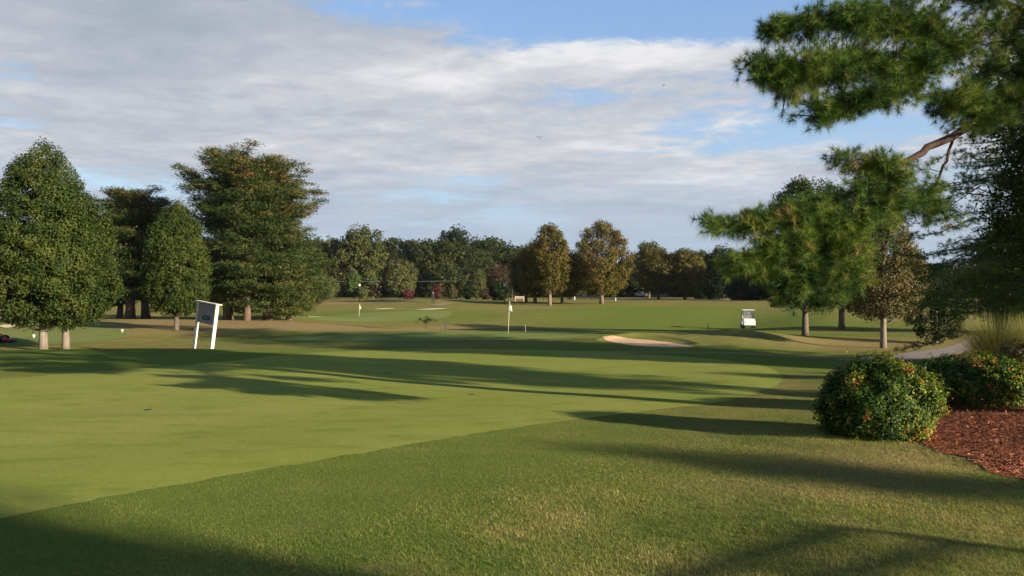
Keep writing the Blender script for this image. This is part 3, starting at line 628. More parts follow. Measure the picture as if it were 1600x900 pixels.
# ------------------------------------------------------------------ foreground pine
def W3(px, py, d): return np.array([(px-800)/F*d, d, CZ-(py-HZ)/F*d])
def tufts(C, D, nper, L, wid, tint, gather=.62):
    """needle tufts: thin triangles radiating from C around direction D"""
    n = len(C); a = unit(D[:, None, :]*gather+unit(rng.normal(size=(n, nper, 3))))
    l = L*rng.uniform(.75, 1.15, (n, nper, 1)); base = C[:, None]-D[:, None]*rng.uniform(0, .07, (n, nper, 1))
    tip = base+a*l+np.array([0, 0, -1])*(l**2)*.9*rng.uniform(0, 1, (n, nper, 1))
    s = unit(np.cross(a, rng.normal(size=a.shape)))*wid*.5
    v = np.stack([base-s, base+s, tip], 2).reshape(-1, 3)
    tt = np.repeat(np.clip(np.repeat(tint, nper)+rng.normal(size=n*nper)*.1, 0, 1), 3)
    return v, np.arange(len(v)).reshape(-1, 3), tt
def near_pine():
    g_ = lambda d: 10.9+(d-6.5)*.8
    W3 = lambda px, py, d: globals()['W3'](px, py, g_(d))
    tx, ty = 9.3, 12.0; tz = hz(tx, ty)
    t = thing('white_pine', 'large near pine whose long-needled branches hang in from the right edge', 'pine tree', (tx, ty, tz))
    base = np.array([tx, ty, tz]); T = Tubes()
    T.add(np.array([(0, 0, -.3), (0, 0, .3), (.05, 0, 3), (.1, .1, 6), (0, .1, 9), (0, 0, 12.5), (0, 0, 15)]), [.36, .30, .26, .22, .17, .1, .03], 14)
    tr = lambda z: base+np.array([0, 0, z])
    limbs = []   # (points, r0, r1)
    A = [tr(5.6), W3(1640,60,9.5), W3(1590,150,8.5), W3(1512,200,7.9), W3(1450,232,7.6), W3(1405,258,7.4), W3(1385,300,7.3), W3(1340,345,7.2)]
    limbs.append((A, .075, .026))
    limbs.append(([A[-1], W3(1290,400,7.2), W3(1235,440,7.2)], .03, .01))
    limbs.append(([W3(1395,275,7.4), W3(1330,300,7.2), W3(1240,330,7.0), W3(1150,350,6.9), W3(1105,348,6.8)], .035, .008))
    limbs.append(([W3(1385,300,7.3), W3(1395,380,7.5), W3(1330,430,7.6), W3(1290,460,7.7)], .03, .01))
    limbs.append(([W3(1360,330,7.3), W3(1280,370,7.1), W3(1200,400,7.0), W3(1130,415,7.0)], .03, .008))
    limbs.append(([W3(1405,258,7.4), W3(1370,262,7.3), W3(1320,250,7.2)], .025, .008))
    limbs.append(([W3(1490,215,7.9), W3(1475,260,8.0), W3(1458,300,8.1), W3(1440,325,8.1)], .025, .01))
    limbs.append(([W3(1458,300,8.1), W3(1425,318,8.0), W3(1400,330,8.0)], .012, .006))
    B = [tr(7.0), W3(1700,-60,9.5), W3(1600,20,8.6), W3(1500,70,7.8), W3(1400,100,7.2), W3(1300,110,6.8), W3(1215,115,6.6), W3(1170,100,6.5)]
    limbs.append((B, .06, .01))
    limbs.append(([W3(1500,70,7.8), W3(1400,40,7.4), W3(1300,20,7.1), W3(1210,45,6.9)], .04, .008))
    limbs.append(([W3(1450,85,7.5), W3(1390,140,7.2), W3(1340,165,7.0), W3(1290,185,6.9)], .03, .008))
    limbs.append(([W3(1600,20,8.6), W3(1540,-10,8.2), W3(1440,-40,7.8), W3(1300,-40,7.4)], .05, .01))
    limbs.append(([W3(1600,20,8.6), W3(1560,90,8.6), W3(1535,120,8.6), W3(1520,160,8.6)], .03, .01))
    limbs.append(([W3(1590,150,8.5), W3(1530,160,8.2), W3(1470,165,8.0)], .03, .01))
    masses = [  # px, py, d, rx px, ry px, depth m, number of tufts
      (1385,290,7.2,45,62,.45,240),(1325,345,7.2,70,62,.5,290),(1250,345,7.0,60,32,.4,150),(1215,375,7.0,60,40,.4,150),(1155,350,6.9,55,17,.3,70),(1115,347,6.8,22,11,.2,16),
      (1290,420,7.2,85,55,.5,300),(1215,425,7.1,60,42,.4,140),(1312,400,7.4,40,55,.5,150),(1245,470,7.2,55,24,.4,80),(1150,412,7.0,42,16,.3,40),(1285,455,7.5,40,26,.4,70),
      (1320,245,7.2,35,14,.3,30),(1195,110,6.6,38,32,.3,90),(1260,115,6.7,65,52,.5,230),(1340,130,7.0,75,50,.5,250),(1420,110,7.3,75,55,.5,230),(1310,50,7.0,85,45,.5,260),(1215,45,6.9,32,20,.3,45),(1255,165,6.8,50,22,.3,65),
      (1400,25,7.4,90,45,.5,230),(1380,-30,7.5,140,35,.6,220),(1480,60,7.7,65,60,.5,110),(1530,10,8.2,80,40,.5,110),(1500,165,8.1,52,45,.5,150),(1560,170,8.5,70,55,.7,220),(1530,100,8.5,50,40,.5,60),
      (1620,120,9.0,90,90,.9,300),(1650,20,9.0,90,70,.8,200),(1410,165,7.2,25,14,.3,25),(1440,275,8.0,26,22,.3,22),(1445,320,8.1,45,20,.3,45),(1480,345,8.3,40,22,.3,35)]
    sk = []
    for P, r0, r1 in limbs:
        P = np.array(P); i = np.linspace(0, len(P)-1, 5*(len(P)-1)+1); q = np.stack([np.interp(i, np.arange(len(P)), P[:, j]) for j in range(3)], 1)
        kk = np.array([.25, .5, .25]); qq = q.copy()
        for _ in range(3): qq[1:-1] = .25*qq[:-2]+.5*qq[1:-1]+.25*qq[2:]
        qq[1:-1] += rng.normal(size=qq[1:-1].shape)*.012
        T.add(qq-base, [r0, (r0+r1)*.6, r1], 9 if r0 > .05 else 6, cap=False); sk.append(qq[len(qq)//3 if r0 > .08 else 1:])
    SK = np.concatenate(sk); C = []; D = []; TT = []
    for px, py, d, rx, ry, dep, n in masses:
        nb = max(5, int(n/(2.5 if py < 230 else 2.8))); c0 = W3(px, py, d); k = g_(d)/F
        for _ in range(nb):
            u = unit(rng.normal(size=3))*rng.uniform(.15, 1)**.5; e = c0+u*[rx*k, dep*1.35, ry*k]
            s = SK[np.argmin(np.sum((SK-e)**2, 1)+rng.uniform(0, .02, len(SK)))]; L = np.linalg.norm(e-s)
            if L > 1.3: s = e+(s-e)*.8/L*1.0 if L > 2.2 else s
            dr = unit(e-s); pth = limb_path(s, e, 5, .05, .12); T.add(pth-base, [.008, .004], 4, cap=False)
            tb = rng.uniform(.02, .80)
            for j in range(6):
                q = 1-j*.17/max(L, .5)*1.0; q = max(q, .25)
                p = np.array([np.interp(q, np.linspace(0, 1, 5), pth[:, a]) for a in range(3)])
                off = unit(rng.normal(size=3))*(0 if j == 0 else rng.uniform(.07, .24)); p = p+off
                C.append(p); D.append(unit(dr*1.0+off*4+np.array([0, 0, .25]))); TT.append(tb+rng.normal()*.06+(.35 if rng.uniform() < .02 else 0))
    C = np.array(C); D = np.array(D)
    v, f, tt = tufts(C-base, D, 58, .140, .0045, np.array(TT))
    # the rest of the crown, beyond the frame
    C2 = []; D2 = []
    for z in np.linspace(5.2, 14.6, 12):
        fz = (z-5)/10; rad = 4.6*np.interp(fz, [0, .3, .7, 1], [.9, 1, .6, .15]); m = int(5+4*(1-fz)); a0 = rng.uniform(0, 6.28)
        for kk in range(m):
            a = a0+6.283*kk/m+rng.normal()*.2; dv = np.array([math.cos(a), math.sin(a), .12])
            e = np.array([0, 0, z])+dv*rad*rng.uniform(.7, 1.1)
            w_ = e+base; ppx = 800+F*w_[0]/max(w_[1], .5)
            if ppx < 1640 and w_[2] < CZ+.42*w_[1] and w_[1] > 1: continue
            if -sd[1]*w_[0]+sd[0]*w_[1] < 11.6: continue
            pth = limb_path((0, 0, z-.3), e, 7, -.03, .15); T.add(pth, [.06, .012], 5, cap=False)
            for q in np.arange(.25, 1.01, .045):
                for _ in range(5):
                    p = np.array([np.interp(q, np.linspace(0, 1, 7), pth[:, a_]) for a_ in range(3)])+rng.normal(size=3)*[.38, .38, .16]
                    C2.append(p); D2.append(unit(dv+rng.normal(size=3)*.5+np.array([0, 0, .3])))
    v2, f2, t2 = tufts(np.array(C2), np.array(D2), 26, .14, .008, rng.uniform(.2, .6, len(C2)))
    mesh('needles', np.concatenate([v, v2]), np.concatenate([f, f2+len(v)]), M['near_needles'], t, attrs={'tint': np.concatenate([tt, t2])})
    T.build('trunk', M['bark_near'], t)
near_pine()

# dark pines and broadleaf at the right edge
def right_pine(name, label, px, d, ht, w, base, mat, levels, per_level, tr, cutoff=None):
    x0, y0 = W(px, d); z0 = hz(x0, y0); t = thing(name, label, 'pine tree', (x0, y0, z0))
    T = Tubes(); T.add([(0, 0, -.3), (0, 0, ht*.5), (0, 0, ht)], [tr*1.3, tr*.7, .03], 10); C = []; D = []; TT = []
    for z in np.linspace(base, ht, levels):
        f = (z-base)/(ht-base); rad = w*np.interp(f, [0, .3, .7, 1], [1, 1, .7, .15]); m = int(per_level*(.5+.5*rad/w)); a0 = rng.uniform(0, 6.28)
        for k in range(m):
            a = a0+6.283*k/m+rng.normal()*.25; dv = np.array([math.cos(a), math.sin(a), rng.uniform(-.22, .12)+.3*f]); L = rad*rng.uniform(.65, 1.12)
            pth = limb_path((0, 0, z), np.array([0, 0, z])+dv*L, 7, .04, .2); T.add(pth, [.05, .01], 5, cap=False); tb = rng.uniform(.2, .6)
            sd = np.array([-dv[1], dv[0], 0])
            for q in np.arange(.3, 1.01, .16/L):
                for s in rng.uniform(-1, 1, 5)*(1.15-q)*.42*L:
                    C.append(np.array([np.interp(q, np.linspace(0, 1, 7), pth[:, j]) for j in range(3)])+sd*s+rng.normal(size=3)*[.08, .08, .07]); D.append(unit(dv+sd*np.sign(s)*.7+[0, 0, .3])); TT.append(tb+rng.normal()*.08)
    v, f, tt = tufts(np.array(C), np.array(D), 30, .135, .0085, np.array(TT)); mesh('needles', v, f, mat, t, attrs={'tint': tt}); T.build('trunk', M['bark_pine'], t); return t
right_pine('dark_pine', 'dark pine filling the right edge above the pale ornamental grass', 1715, 27, 14.2, 6.2, 1.5, M['dark2'], 24, 13, .32)
broad_tree('holly_tree', 'yellowish broadleaf tree at the right edge below the near pine branches', 'tree', 1690, 15.5, 7.2, 1.7, 2.6, M['pear'], M['bark'], roundc, .14, 480, 46, .33, .085, lobes=.25, gap=.3)
broad_tree('cedar_tree', 'young dark cedar beyond the path at the right', 'tree', 1462, 46, 4.6, 1.6, .2, M['dark'], M['bark'], teardrop, .1, 260, 40, .3, .12)
broad_tree('shade_tree', 'big dark tree behind the pine at the right edge', 'tree', 1840, 25, 8.4, 3.6, .8, M['dark2'], M['bark'], roundc, .3, 900, 46, .6, .16, lobes=.25, gap=.25)
broad_tree('shade_tree', 'dark tree over the far bend of the cart path at the right', 'tree', 1600, 56, 8.6, 3.6, .5, M['dark2'], M['bark'], roundc, .3, 600, 46, .6, .2, lobes=.25, gap=.25)

# ------------------------------------------------------------------ bushes of the mulch bed
def bush(label, cx, cy, rx, ry, ht, n, redamt=.5, mat='bush', leaf=.058):
    t = thing('nandina_bush', label, 'bush', (cx, cy, hz(cx, cy)))
    per = 9; nc = n
    th = rng.uniform(0, 6.283, nc); el = np.arcsin(rng.uniform(-.25, 1, nc)); s = np.where(rng.uniform(size=nc) < .78, rng.uniform(.86, 1.05, nc), rng.uniform(.45, .86, nc))
    lump = 1+.08*np.sin(3*th+1+4*el)+.07*np.sin(5*th-3*el+cx)+.07*np.sin(9*th+7*el)+.05*np.sin(17*th-11*el)+np.where(rng.uniform(size=nc) < .04, rng.uniform(.05, .16, nc), 0)
    c = np.stack([rx*np.cos(th)*np.cos(el)*s*lump, ry*np.sin(th)*np.cos(el)*s*lump, ht*.36+ht*.64*np.sin(el)*s*lump], 1)
    low = el < .0; c[low, 2] = ht*.36*(1+np.sin(el[low])*1.0/.25*.92); c[low, :2] *= (1+.5*np.sin(el[low]))[:, None]
    o = unit(rng.normal(size=(nc, per, 3)))*rng.uniform(.02, .075, (nc, per, 1))
    pts = (c[:, None]+o).reshape(-1, 3); out = unit(c-np.array([0, 0, ht*.35])); nr = (out[:, None]*.9+unit(o)*.7+[0, 0, .35]).reshape(-1, 3)
    top = np.clip(c[:, 2]/ht-.55, 0, 1)*2; patch = np.sin(3.3*c[:, 0]*2.2+cx)+np.sin(4.1*c[:, 1]*2+2*c[:, 2]*3)
    tb = rng.uniform(.08, .60, nc)+.16*np.clip(c[:, 0]/rx, -.6, 1)+redamt*np.where((rng.uniform(size=nc) < .008+.5*(top+.25)*(patch > .75)), rng.uniform(.5, .9, nc), 0)  # yellower rightward, darker leftward: a sunlit side painted into the leaf tint
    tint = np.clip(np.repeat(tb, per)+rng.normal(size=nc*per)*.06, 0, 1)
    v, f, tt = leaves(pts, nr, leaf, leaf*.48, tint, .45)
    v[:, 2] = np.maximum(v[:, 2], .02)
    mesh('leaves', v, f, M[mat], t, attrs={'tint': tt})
    T = Tubes()
    for k in range(26):
        a = rng.uniform(0, 6.28); r_ = rng.uniform(.2, .8); T.add(limb_path((.12*math.cos(a), .12*math.sin(a), -.05), (rx*r_*math.cos(a), ry*r_*math.sin(a), ht*rng.uniform(.5, .85)), 5, 0, .1), [.012, .005], 5, cap=False)
    T.build('stems', M['bark'], t); return t
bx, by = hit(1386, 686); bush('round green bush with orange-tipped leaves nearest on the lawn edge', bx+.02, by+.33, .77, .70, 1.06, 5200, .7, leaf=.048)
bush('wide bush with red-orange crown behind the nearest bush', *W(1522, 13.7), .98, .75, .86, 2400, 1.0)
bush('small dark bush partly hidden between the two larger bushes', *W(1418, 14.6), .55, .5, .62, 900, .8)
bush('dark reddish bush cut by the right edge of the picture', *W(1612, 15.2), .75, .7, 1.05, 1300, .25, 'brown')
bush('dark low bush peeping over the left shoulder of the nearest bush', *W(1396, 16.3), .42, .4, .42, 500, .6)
def grass_clump(label, x0, y0, n, ht, r):
    t = thing('ornamental_grass', label, 'grass clump', (x0, y0, hz(x0, y0)))
    a = rng.uniform(0, 6.28, n); rb = r*.35*np.sqrt(rng.uniform(size=n)); lean = rng.uniform(.1, 1, n)*r; h = ht*rng.uniform(.6, 1.1, n)
    k = 5; q = np.linspace(0, 1, k)[None]; wd = .005*(1-q*.8)
    X = (rb*np.cos(a))[:, None]+(np.cos(a)*lean)[:, None]*q**1.8; Yv = (rb*np.sin(a))[:, None]+(np.sin(a)*lean)[:, None]*q**1.8; Zv = h[:, None]*(q-.25*(lean/r)[:, None]*q**3)
    s = np.stack([-np.sin(a+rng.normal(size=n)), np.cos(a), np.zeros(n)], 1)[:, None]
    P = np.stack([X, Yv, Zv], -1); v = np.stack([P-s*wd[..., None], P+s*wd[..., None]], 2).reshape(-1, 3)
    b = (np.arange(n)*k*2)[:, None]+np.arange(k-1)[None]*2; f = np.stack([b, b+1, b+3, b+2], -1).reshape(-1, 4)
    mesh('blades', v, f, M['grasses'], t, attrs={'tint': np.repeat(rng.uniform(.2, .9, n), k*2)}); return t
grass_clump('pale arching ornamental grass clump behind the wide bush', *W(1560, 19.6), 2400, 1.75, .95)
grass_clump('pale ornamental grass clump at the right edge', *W(1618, 19.2), 2400, 1.7, .95)
grass_clump('small yellowish grass clump left of the larger pale grass', *W(1532, 21.5), 800, 1.2, .5)

# ------------------------------------------------------------------ lawn blades close by
def blades():
    n = 520000; d = 4.7*np.exp(rng.uniform(0, 1, n)*math.log(17/4.7)); u = rng.uniform(-.74, .74, n); xx, yy = u*d, d
    jx, jy = rng.normal(size=(2, n))*.05; k = ~inside(xx+jx, yy+jy, green_w) & ~inside(xx, yy, bed_w)
    xx, yy = xx[k], yy[k]; n = len(xx); cs = np.interp(yy, [5, 17], [1, .6])
    cl = np.sin(xx*9+np.sin(yy*7)*2)*np.sin(yy*11+np.sin(xx*5)*2)+.7*np.sin(xx*23+yy*17)*np.sin(yy*29)
    coarse_ = np.clip(sstep(-3.5, 1.0, xx+.9*(7-yy)), .15, 1)
    h = (.010+.013*coarse_)*rng.uniform(.5, 1.3, n)*(1+.35*cl*coarse_); h = np.maximum(h, .006); wd = np.interp(yy, [5, 17], [.0035, .007])*rng.uniform(.7, 1.3, n)
    a = rng.uniform(0, 6.28, n); ln = rng.uniform(.4, 1.8, n)*h; z = H(xx, yy)
    base = np.stack([xx, yy, z-.003], 1); s = np.stack([np.cos(a+1.57), np.sin(a+1.57), 0*a], 1)*(wd/2)[:, None]
    tip = base+np.stack([np.cos(a)*ln, np.sin(a)*ln, h+.003], 1)
    v = np.stack([base-s, base+s, tip], 1).reshape(-1, 3)
    p = np.sin(xx*1.9+1.3*np.sin(yy*1.1))+np.sin(yy*2.7+1.7*np.sin(xx*1.3+2))+.6*np.sin(xx*6.1+yy*4.3)
    tint = np.clip(.30+.13*p*coarse_+.20*coarse_+rng.normal(size=n)*.18+.3*(rng.uniform(size=n) < .05*coarse_), 0, 1)
    o = mesh('lawn_grass', v, np.arange(3*n).reshape(n, 3), M['blades'], attrs={'tint': np.repeat(tint, 3)})
    tag(o, 'short patchy lawn grass in the foreground', 'grass', None, 'stuff')
blades()
def litter():
    """bark chips on the mulch bed"""
    n = 14000; mn, mx = bed_w.min(0), bed_w.max(0); mx[0] = min(mx[0], 11)
    q = rng.uniform(0, 1, (n, 2))*(mx-mn)+mn; q = q[inside(q[:, 0], q[:, 1], bed_w)]; q = q+rng.normal(size=q.shape)*np.where(rng.uniform(size=(len(q), 1)) < .3, .28, .07); n = len(q)
    c = np.column_stack([q, H(q[:, 0], q[:, 1])+.022+rng.uniform(0, .02, n)])
    v, f, tt = leaves(c, np.tile([0, 0, 1.], (n, 1)), .07, .022, rng.uniform(0, .8, n), .45)
    m = leaf_mat('bark_chips', [(0, (.05, .016, .009)), (.5, (.21, .062, .030)), (1, (.42, .22, .12))], 0.01, 0, 3, .1, .9)
    tag(mesh('bark_chips', v, f, m, attrs={'tint': tt}), 'loose reddish bark chips on the mulch bed', 'bark chips', None, 'stuff')
litter()

# ------------------------------------------------------------------ sign
def sign():
    px, d = 317, 37; x0, y0 = W(px, d); z0 = min(hz(x0, y0), CZ-(547-HZ)/F*d)
    t = thing('sign_board', 'grey leaning wooden golf sign with a teal emblem on two cream posts', 'sign', (x0, y0, hz(x0, y0)))
    t.rotation_euler = (Matrix.Rotation(R(7), 3, 'Y') @ Matrix.Rotation(R(-38), 3, 'Z')).to_euler()
    hw = .78; top = 2.18
    boxes('post', [(-hw-.042, -hw+.042, -.08, .08, -.3, top)], M['cream'], t, .006)
    boxes('post', [(hw-.042, hw+.042, -.08, .08, -.3, top)], M['cream'], t, .006)
    bd = boxes('board', [(-hw+.06, hw-.06, -.03, .03, 1.2+i*.188, 1.2+i*.188+.184) for i in range(5)], M['greywood'], t, .004)
    boxes('cap', [(-hw-.16, hw+.16, -.16, .16, top+.002, top+.05)], M['cream'], t, .008)
    # faint lettering, three short strokes above the emblem
    boxes('lettering', [(-.10, -.05, -.034, -.0315, 1.92, 1.945), (-.03, .04, -.034, -.0315, 1.92, 1.945), (.06, .10, -.034, -.0315, 1.92, 1.945)], M['darkgrey'], bd)
    def blobm(nm, cx, cz, rx, rz, yo, mat, bump=None):
        bm = bmesh.new(); vs = []
        for k in range(40):
            a = 2*math.pi*k/40; s = 1+(.12*math.sin(2*a+.6)+.08*math.sin(3*a) if bump else 0); zz = rz*math.sin(a)*s
            if bump and math.sin(a) < 0: zz *= .55+.45*math.cos(a)**2
            vs.append(bm.verts.new((cx+rx*math.cos(a)*s, yo, cz+zz)))
        f = bm.faces.new(vs); r = bmesh.ops.extrude_face_region(bm, geom=[f]); bmesh.ops.translate(bm, verts=[e for e in r['geom'] if isinstance(e, bmesh.types.BMVert)], vec=(0, .006, 0))
        bmesh.ops.recalc_face_normals(bm, faces=bm.faces); return bmobj(nm, bm, mat, bd)
    blobm('emblem', .02, 1.46, .33, .15, -.039, M['navy'], True)
    blobm('emblem_leaf', .03, 1.48, .22, .085, -.047, M['teal'], True)
    blobm('emblem_highlight', .0, 1.48, .10, .03, -.055, M['paleteal'], True)
sign()

# ------------------------------------------------------------------ golf cart
def golf_cart():
    x0, y0 = W(1168.5, 77.5); t = thing('golf_cart', 'white golf cart parked on the fairway facing the camera', 'golf cart', (x0, y0, hz(x0, y0)), R(-9))
    prism('cowl', [(-1.18,.32),(-1.22,.55),(-1.12,.80),(-.80,.98),(-.52,1.02),(-.48,.40),(-.7,.32)], -.56, .56, M['white'], t, .05)
    prism('rear_body', [(.15,.34),(.15,.72),(.95,.78),(1.22,.66),(1.2,.36)], -.57, .57, M['white'], t, .05)
    boxes('floor', [(-.55,.55,-.62,.25,.26,.33)], M['darkgrey'], t, .01)
    boxes('bumper', [(-.46,.46,-1.27,-1.18,.27,.37)], M['darkgrey'], t, .02)
    s = boxes('seat', [(-.50,.50,.12,.62,.74,.88)], M['seat'], t, .04); boxes('seat_back', [(-.50,.50,.60,.70,.92,1.28)], M['seat'], t, .03)
    for sx in (-1, 1):
        h = boxes('headlight', [(sx*.36-.09, sx*.36+.09, -1.205, -1.12, .66, .73)], M['steel'], t, .01)
        for yy in (-.72, .78):
            w = cyl('wheel', .235, .235, -.09, .09, M['black'], t, 20, (sx*.50, yy, .235), 'x'); cyl('rim', .12, .12, -.095, .095, M['steel'], w, 12)
        T = Tubes(); T.add([(sx*.50,-.60,.98),(sx*.50,-.42,1.82)], .022, 6); T.build('roof_post', M['darkgrey'], t)
        T = Tubes(); T.add([(sx*.50,.72,.72),(sx*.50,.88,1.82)], .022, 6); T.build('roof_post', M['darkgrey'], t)
    boxes('roof', [(-.60,.60,-.62,1.05,1.82,1.88)], M['white'], t, .025)
    boxes('windscreen', [(-.48,.48,-.008,.008,0,.80)], M['glass'], t).matrix_basis = Matrix.Translation((0,-.57,1.01)) @ Matrix.Rotation(R(-12), 4, 'X')
    T = Tubes(); T.add([(-.24,-.5,.95),(-.24,-.22,1.12)], .018, 6); st = T.build('steering_column', M['black'], t)
    r = []; T = Tubes(); T.add([(-.24+.17*math.cos(a), -.22+.08*math.sin(a), 1.12+.15*math.sin(a)) for a in np.linspace(0, 6.283, 17)], .015, 5); T.build('steering_wheel', M['black'], st)
    # golf bag strapped behind the seat
    b = thing('golf_bag', 'white and orange golf bag standing in the back of the golf cart', 'golf bag', (x0+.34, y0+1.02, hz(x0, y0)+.68), R(-9))
    T = Tubes(); T.add([(0,0,0),(0,0,.35),(0,0,.80)], (.12,.13,.14), 12); T.build('bag_body', M['orange'], b, smooth=False)
    T = Tubes(); T.add([(0,0,.80),(0,0,.90)], (.145,.15), 12); T.build('bag_collar', M['white'], b, smooth=False)
    for k in range(4):
        T = Tubes(); a = k*1.5; T.add([(.05*math.cos(a),.05*math.sin(a),.88),(.08*math.cos(a),.08*math.sin(a),1.02)], .012, 5); T.add([(.08*math.cos(a)-.03,.08*math.sin(a),1.03),(.08*math.cos(a)+.05,.08*math.sin(a),1.05)], .03, 6); T.build('club', M['darkgrey'], b)
golf_cart()

# ------------------------------------------------------------------ mower at the left edge
def mower():
    x0, y0 = W(-16, 47.5); t = thing('fairway_mower', 'red mowing machine with a raised arm cut by the left edge', 'mower', (x0, y0, hz(x0, y0)), R(12))
    prism('engine_hood', [(-.5,.35),(-.5,.72),(-.1,.82),(.4,.8),(.45,.35)], -.9, .2, M['mred'], t, .04)
    boxes('deck', [(.2, 1.25, -.45, .45, .12, .26)], M['mred'], t, .04)
    T = Tubes(); T.add([(.45,-.2,.62),(.8,-.25,.5),(1.22,-.3,.18)], .045, 7); T.build('lift_arm', M['mred'], t)
    T = Tubes(); T.add([(.15,-.3,.5),(.55,-.35,.95),(.3,-.35,1.15)], .035, 7); T.build('raised_arm', M['mred'], t)
    boxes('seat', [(-.5,-.1,-.22,.22,.86,.95),(-.55,-.47,-.22,.22,.95,1.3)], M['black'], t, .03)
    for xx, rr in ((-.55,.3),(.62,.24)):
        for yy in (-.56,.56):
            w = cyl('wheel', rr, rr, -.11, .11, M['black'], t, 18, (xx, yy, rr), 'y'); cyl('rim', rr*.5, rr*.5, -.116, .116, M['steel'], w, 12)
    T = Tubes(); T.add([(1.28,-.45,.12),(1.28,.45,.12)], .09, 10); T.build('roller', M['darkgrey'], t)
mower()

# ------------------------------------------------------------------ flags, markers, holes
def flag(label, px, d, h, wd, name='golf_flag'):
    x0, y0 = W(px, d); t = thing(name, label, 'flag', (x0, y0, hz(x0, y0))); t.rotation_euler = (0, R(2.4), 0)
    T = Tubes(); T.add([(0,0,-.1),(0,0,h)], (wd, wd*.8), 8); T.build('pole', M['cream'], t)
    v, f = [], []; n = 8
    for i in range(n+1):
        q = i/n; dx = .04+.15*q**.7
        for j in range(5): r_ = j/4; v.append((r_*dx*1.0+.01, .05*math.sin(r_*5+q*3)*r_, h-.03-q*.52-r_*.10))
    for i in range(n):
        for j in range(4): a = i*5+j; f.append((a, a+1, a+6, a+5))
    o = mesh('flag', v, f, M['white'], t, smooth=True); m = o.modifiers.new('s', 'SOLIDIFY'); m.thickness = .006
    return t
flag('white golf flag hanging limp on its pole on the second green', 794, 50, 2.1, .014)
flag('tiny white golf flag on the distant green below the left lamp', 561, 94, 1.55, .022)
def hole(px, py, label, flagt=False):
    x0, y0 = hit(px, py); z = hz(x0, y0)+.007
    t = thing('practice_hole', label, 'golf hole', (x0, y0, z)); T = Tubes()
    a = np.linspace(0, 6.283, 25); v = [(.075*math.cos(q), .075*math.sin(q), .003) for q in a[:-1]]+[(.054*math.cos(q), .054*math.sin(q), .0) for q in a[:-1]]
    v2 = np.array([(r_*math.cos(q), r_*math.sin(q), z_) for r_, z_ in ((.080, .004), (.075, .004)) for q in a[:-1]])
    mesh('rim', v2, [(i, (i+1) % 24, 24+(i+1) % 24, 24+i) for i in range(24)], M['greywood'], t)
    mesh('hole_shade', v[:24], [tuple(range(24))], M['black'], t)  # flat black disc paints the shade inside the hole
    pass
hole(231, 641, 'dark practice hole on the left part of the near green'); hole(737, 617, 'practice hole near the pine shadow in the middle of the near green')
def marker(label, px, d, r=.085, name='tee_marker', h=.16):
    x0, y0 = W(px, d); t = thing(name, label, 'tee marker', (x0, y0, hz(x0, y0)), group='tee markers')
    bm = bmesh.new(); bmesh.ops.create_uvsphere(bm, u_segments=14, v_segments=9, radius=r); bmesh.ops.translate(bm, verts=bm.verts, vec=(0, 0, h)); bmobj('ball', bm, M['white'], t, True)
    T = Tubes(); T.add([(0,0,-.05),(0,0,h)], (.02,.02), 6); T.build('spike', M['white'], t)
marker('white ball tee marker left of the paired left trunks', 53, 50.5); marker('white ball tee marker between the paired trunks and the sign', 191, 53)
def post(label, px, d, h, r, mat='white', name='marker_post', cat='marker post'):
    x0, y0 = W(px, d); t = thing(name, label, cat, (x0, y0, hz(x0, y0)))
    boxes('post', [(-r, r, -r, r, -.1, h)], M[mat], t, .008); boxes('cap', [(-r*1.15, r*1.15, -r*1.15, r*1.15, h+.002, h+.03)], M[mat], t); return t
post('white square marker post beside the tiny sapling', 696, 69, .72, .06)
post('white marker post on the grass right of the big pine clump', 456, 88, .5, .055)
post('yellowish short post seen just right of the sign', 344, 80, .5, .06, 'cream')
post('small white post left of the lone oak trunk', 898, 140, .6, .07); post('small white stake right of the lone oak trunk', 962, 135, .5, .06)
post('short thin brown stake standing on the fairway left of the golf cart', 1106, 70, .6, .03, 'brownpost', 'stake', 'stake')
post('thin wooden stake at the back of the second green', 821, 58, .55, .025, 'greywood', 'stake', 'stake')

def lamp(label, px, d, h):
    x0, y0 = W(px, d); t = thing('lamp_post', label, 'lamp post', (x0, y0, hz(x0, y0)), group='lamp posts of the course')
    T = Tubes(); T.add([(0,0,-.1),(0,0,h)], (.07,.05), 8); T.build('pole', M['brownpost'], t)
    boxes('lantern', [(-.13,.13,-.13,.13,h+.03,h+.36)], M['white'], t, .03); boxes('lantern_base', [(-.09,.09,-.09,.09,h-.02,h+.028)], M['brownpost'], t)
    boxes('lantern_cap', [(-.15,.15,-.15,.15,h+.362,h+.40)], M['white'], t, .01)
lamp('brown lamp post with white lantern at the left, above the tiny flag', 562, 134, 2.6)
lamp('brown lamp post with white lantern before the black-green bush', 788, 116, 2.62)
def upole():
    x0, y0 = W(1131, 150); t = thing('utility_pole', 'bleached timber utility pole with short crossarm right of the twin oaks', 'utility pole', (x0, y0, hz(x0, y0)))
    T = Tubes(); T.add([(0,0,-.2),(0,0,6.6)], (.19,.15), 10); T.build('pole', M['polewood'], t)
    boxes('crossarm', [(-.65,.65,-.19,-.07,6.42,6.55)], M['polewood'], t, .01)
    for k in (-.5, 0.001, .5): cyl('insulator', .05, .035, 6.56, 6.7, M['steel'], t, 8, (k, -.13, 0))
upole()
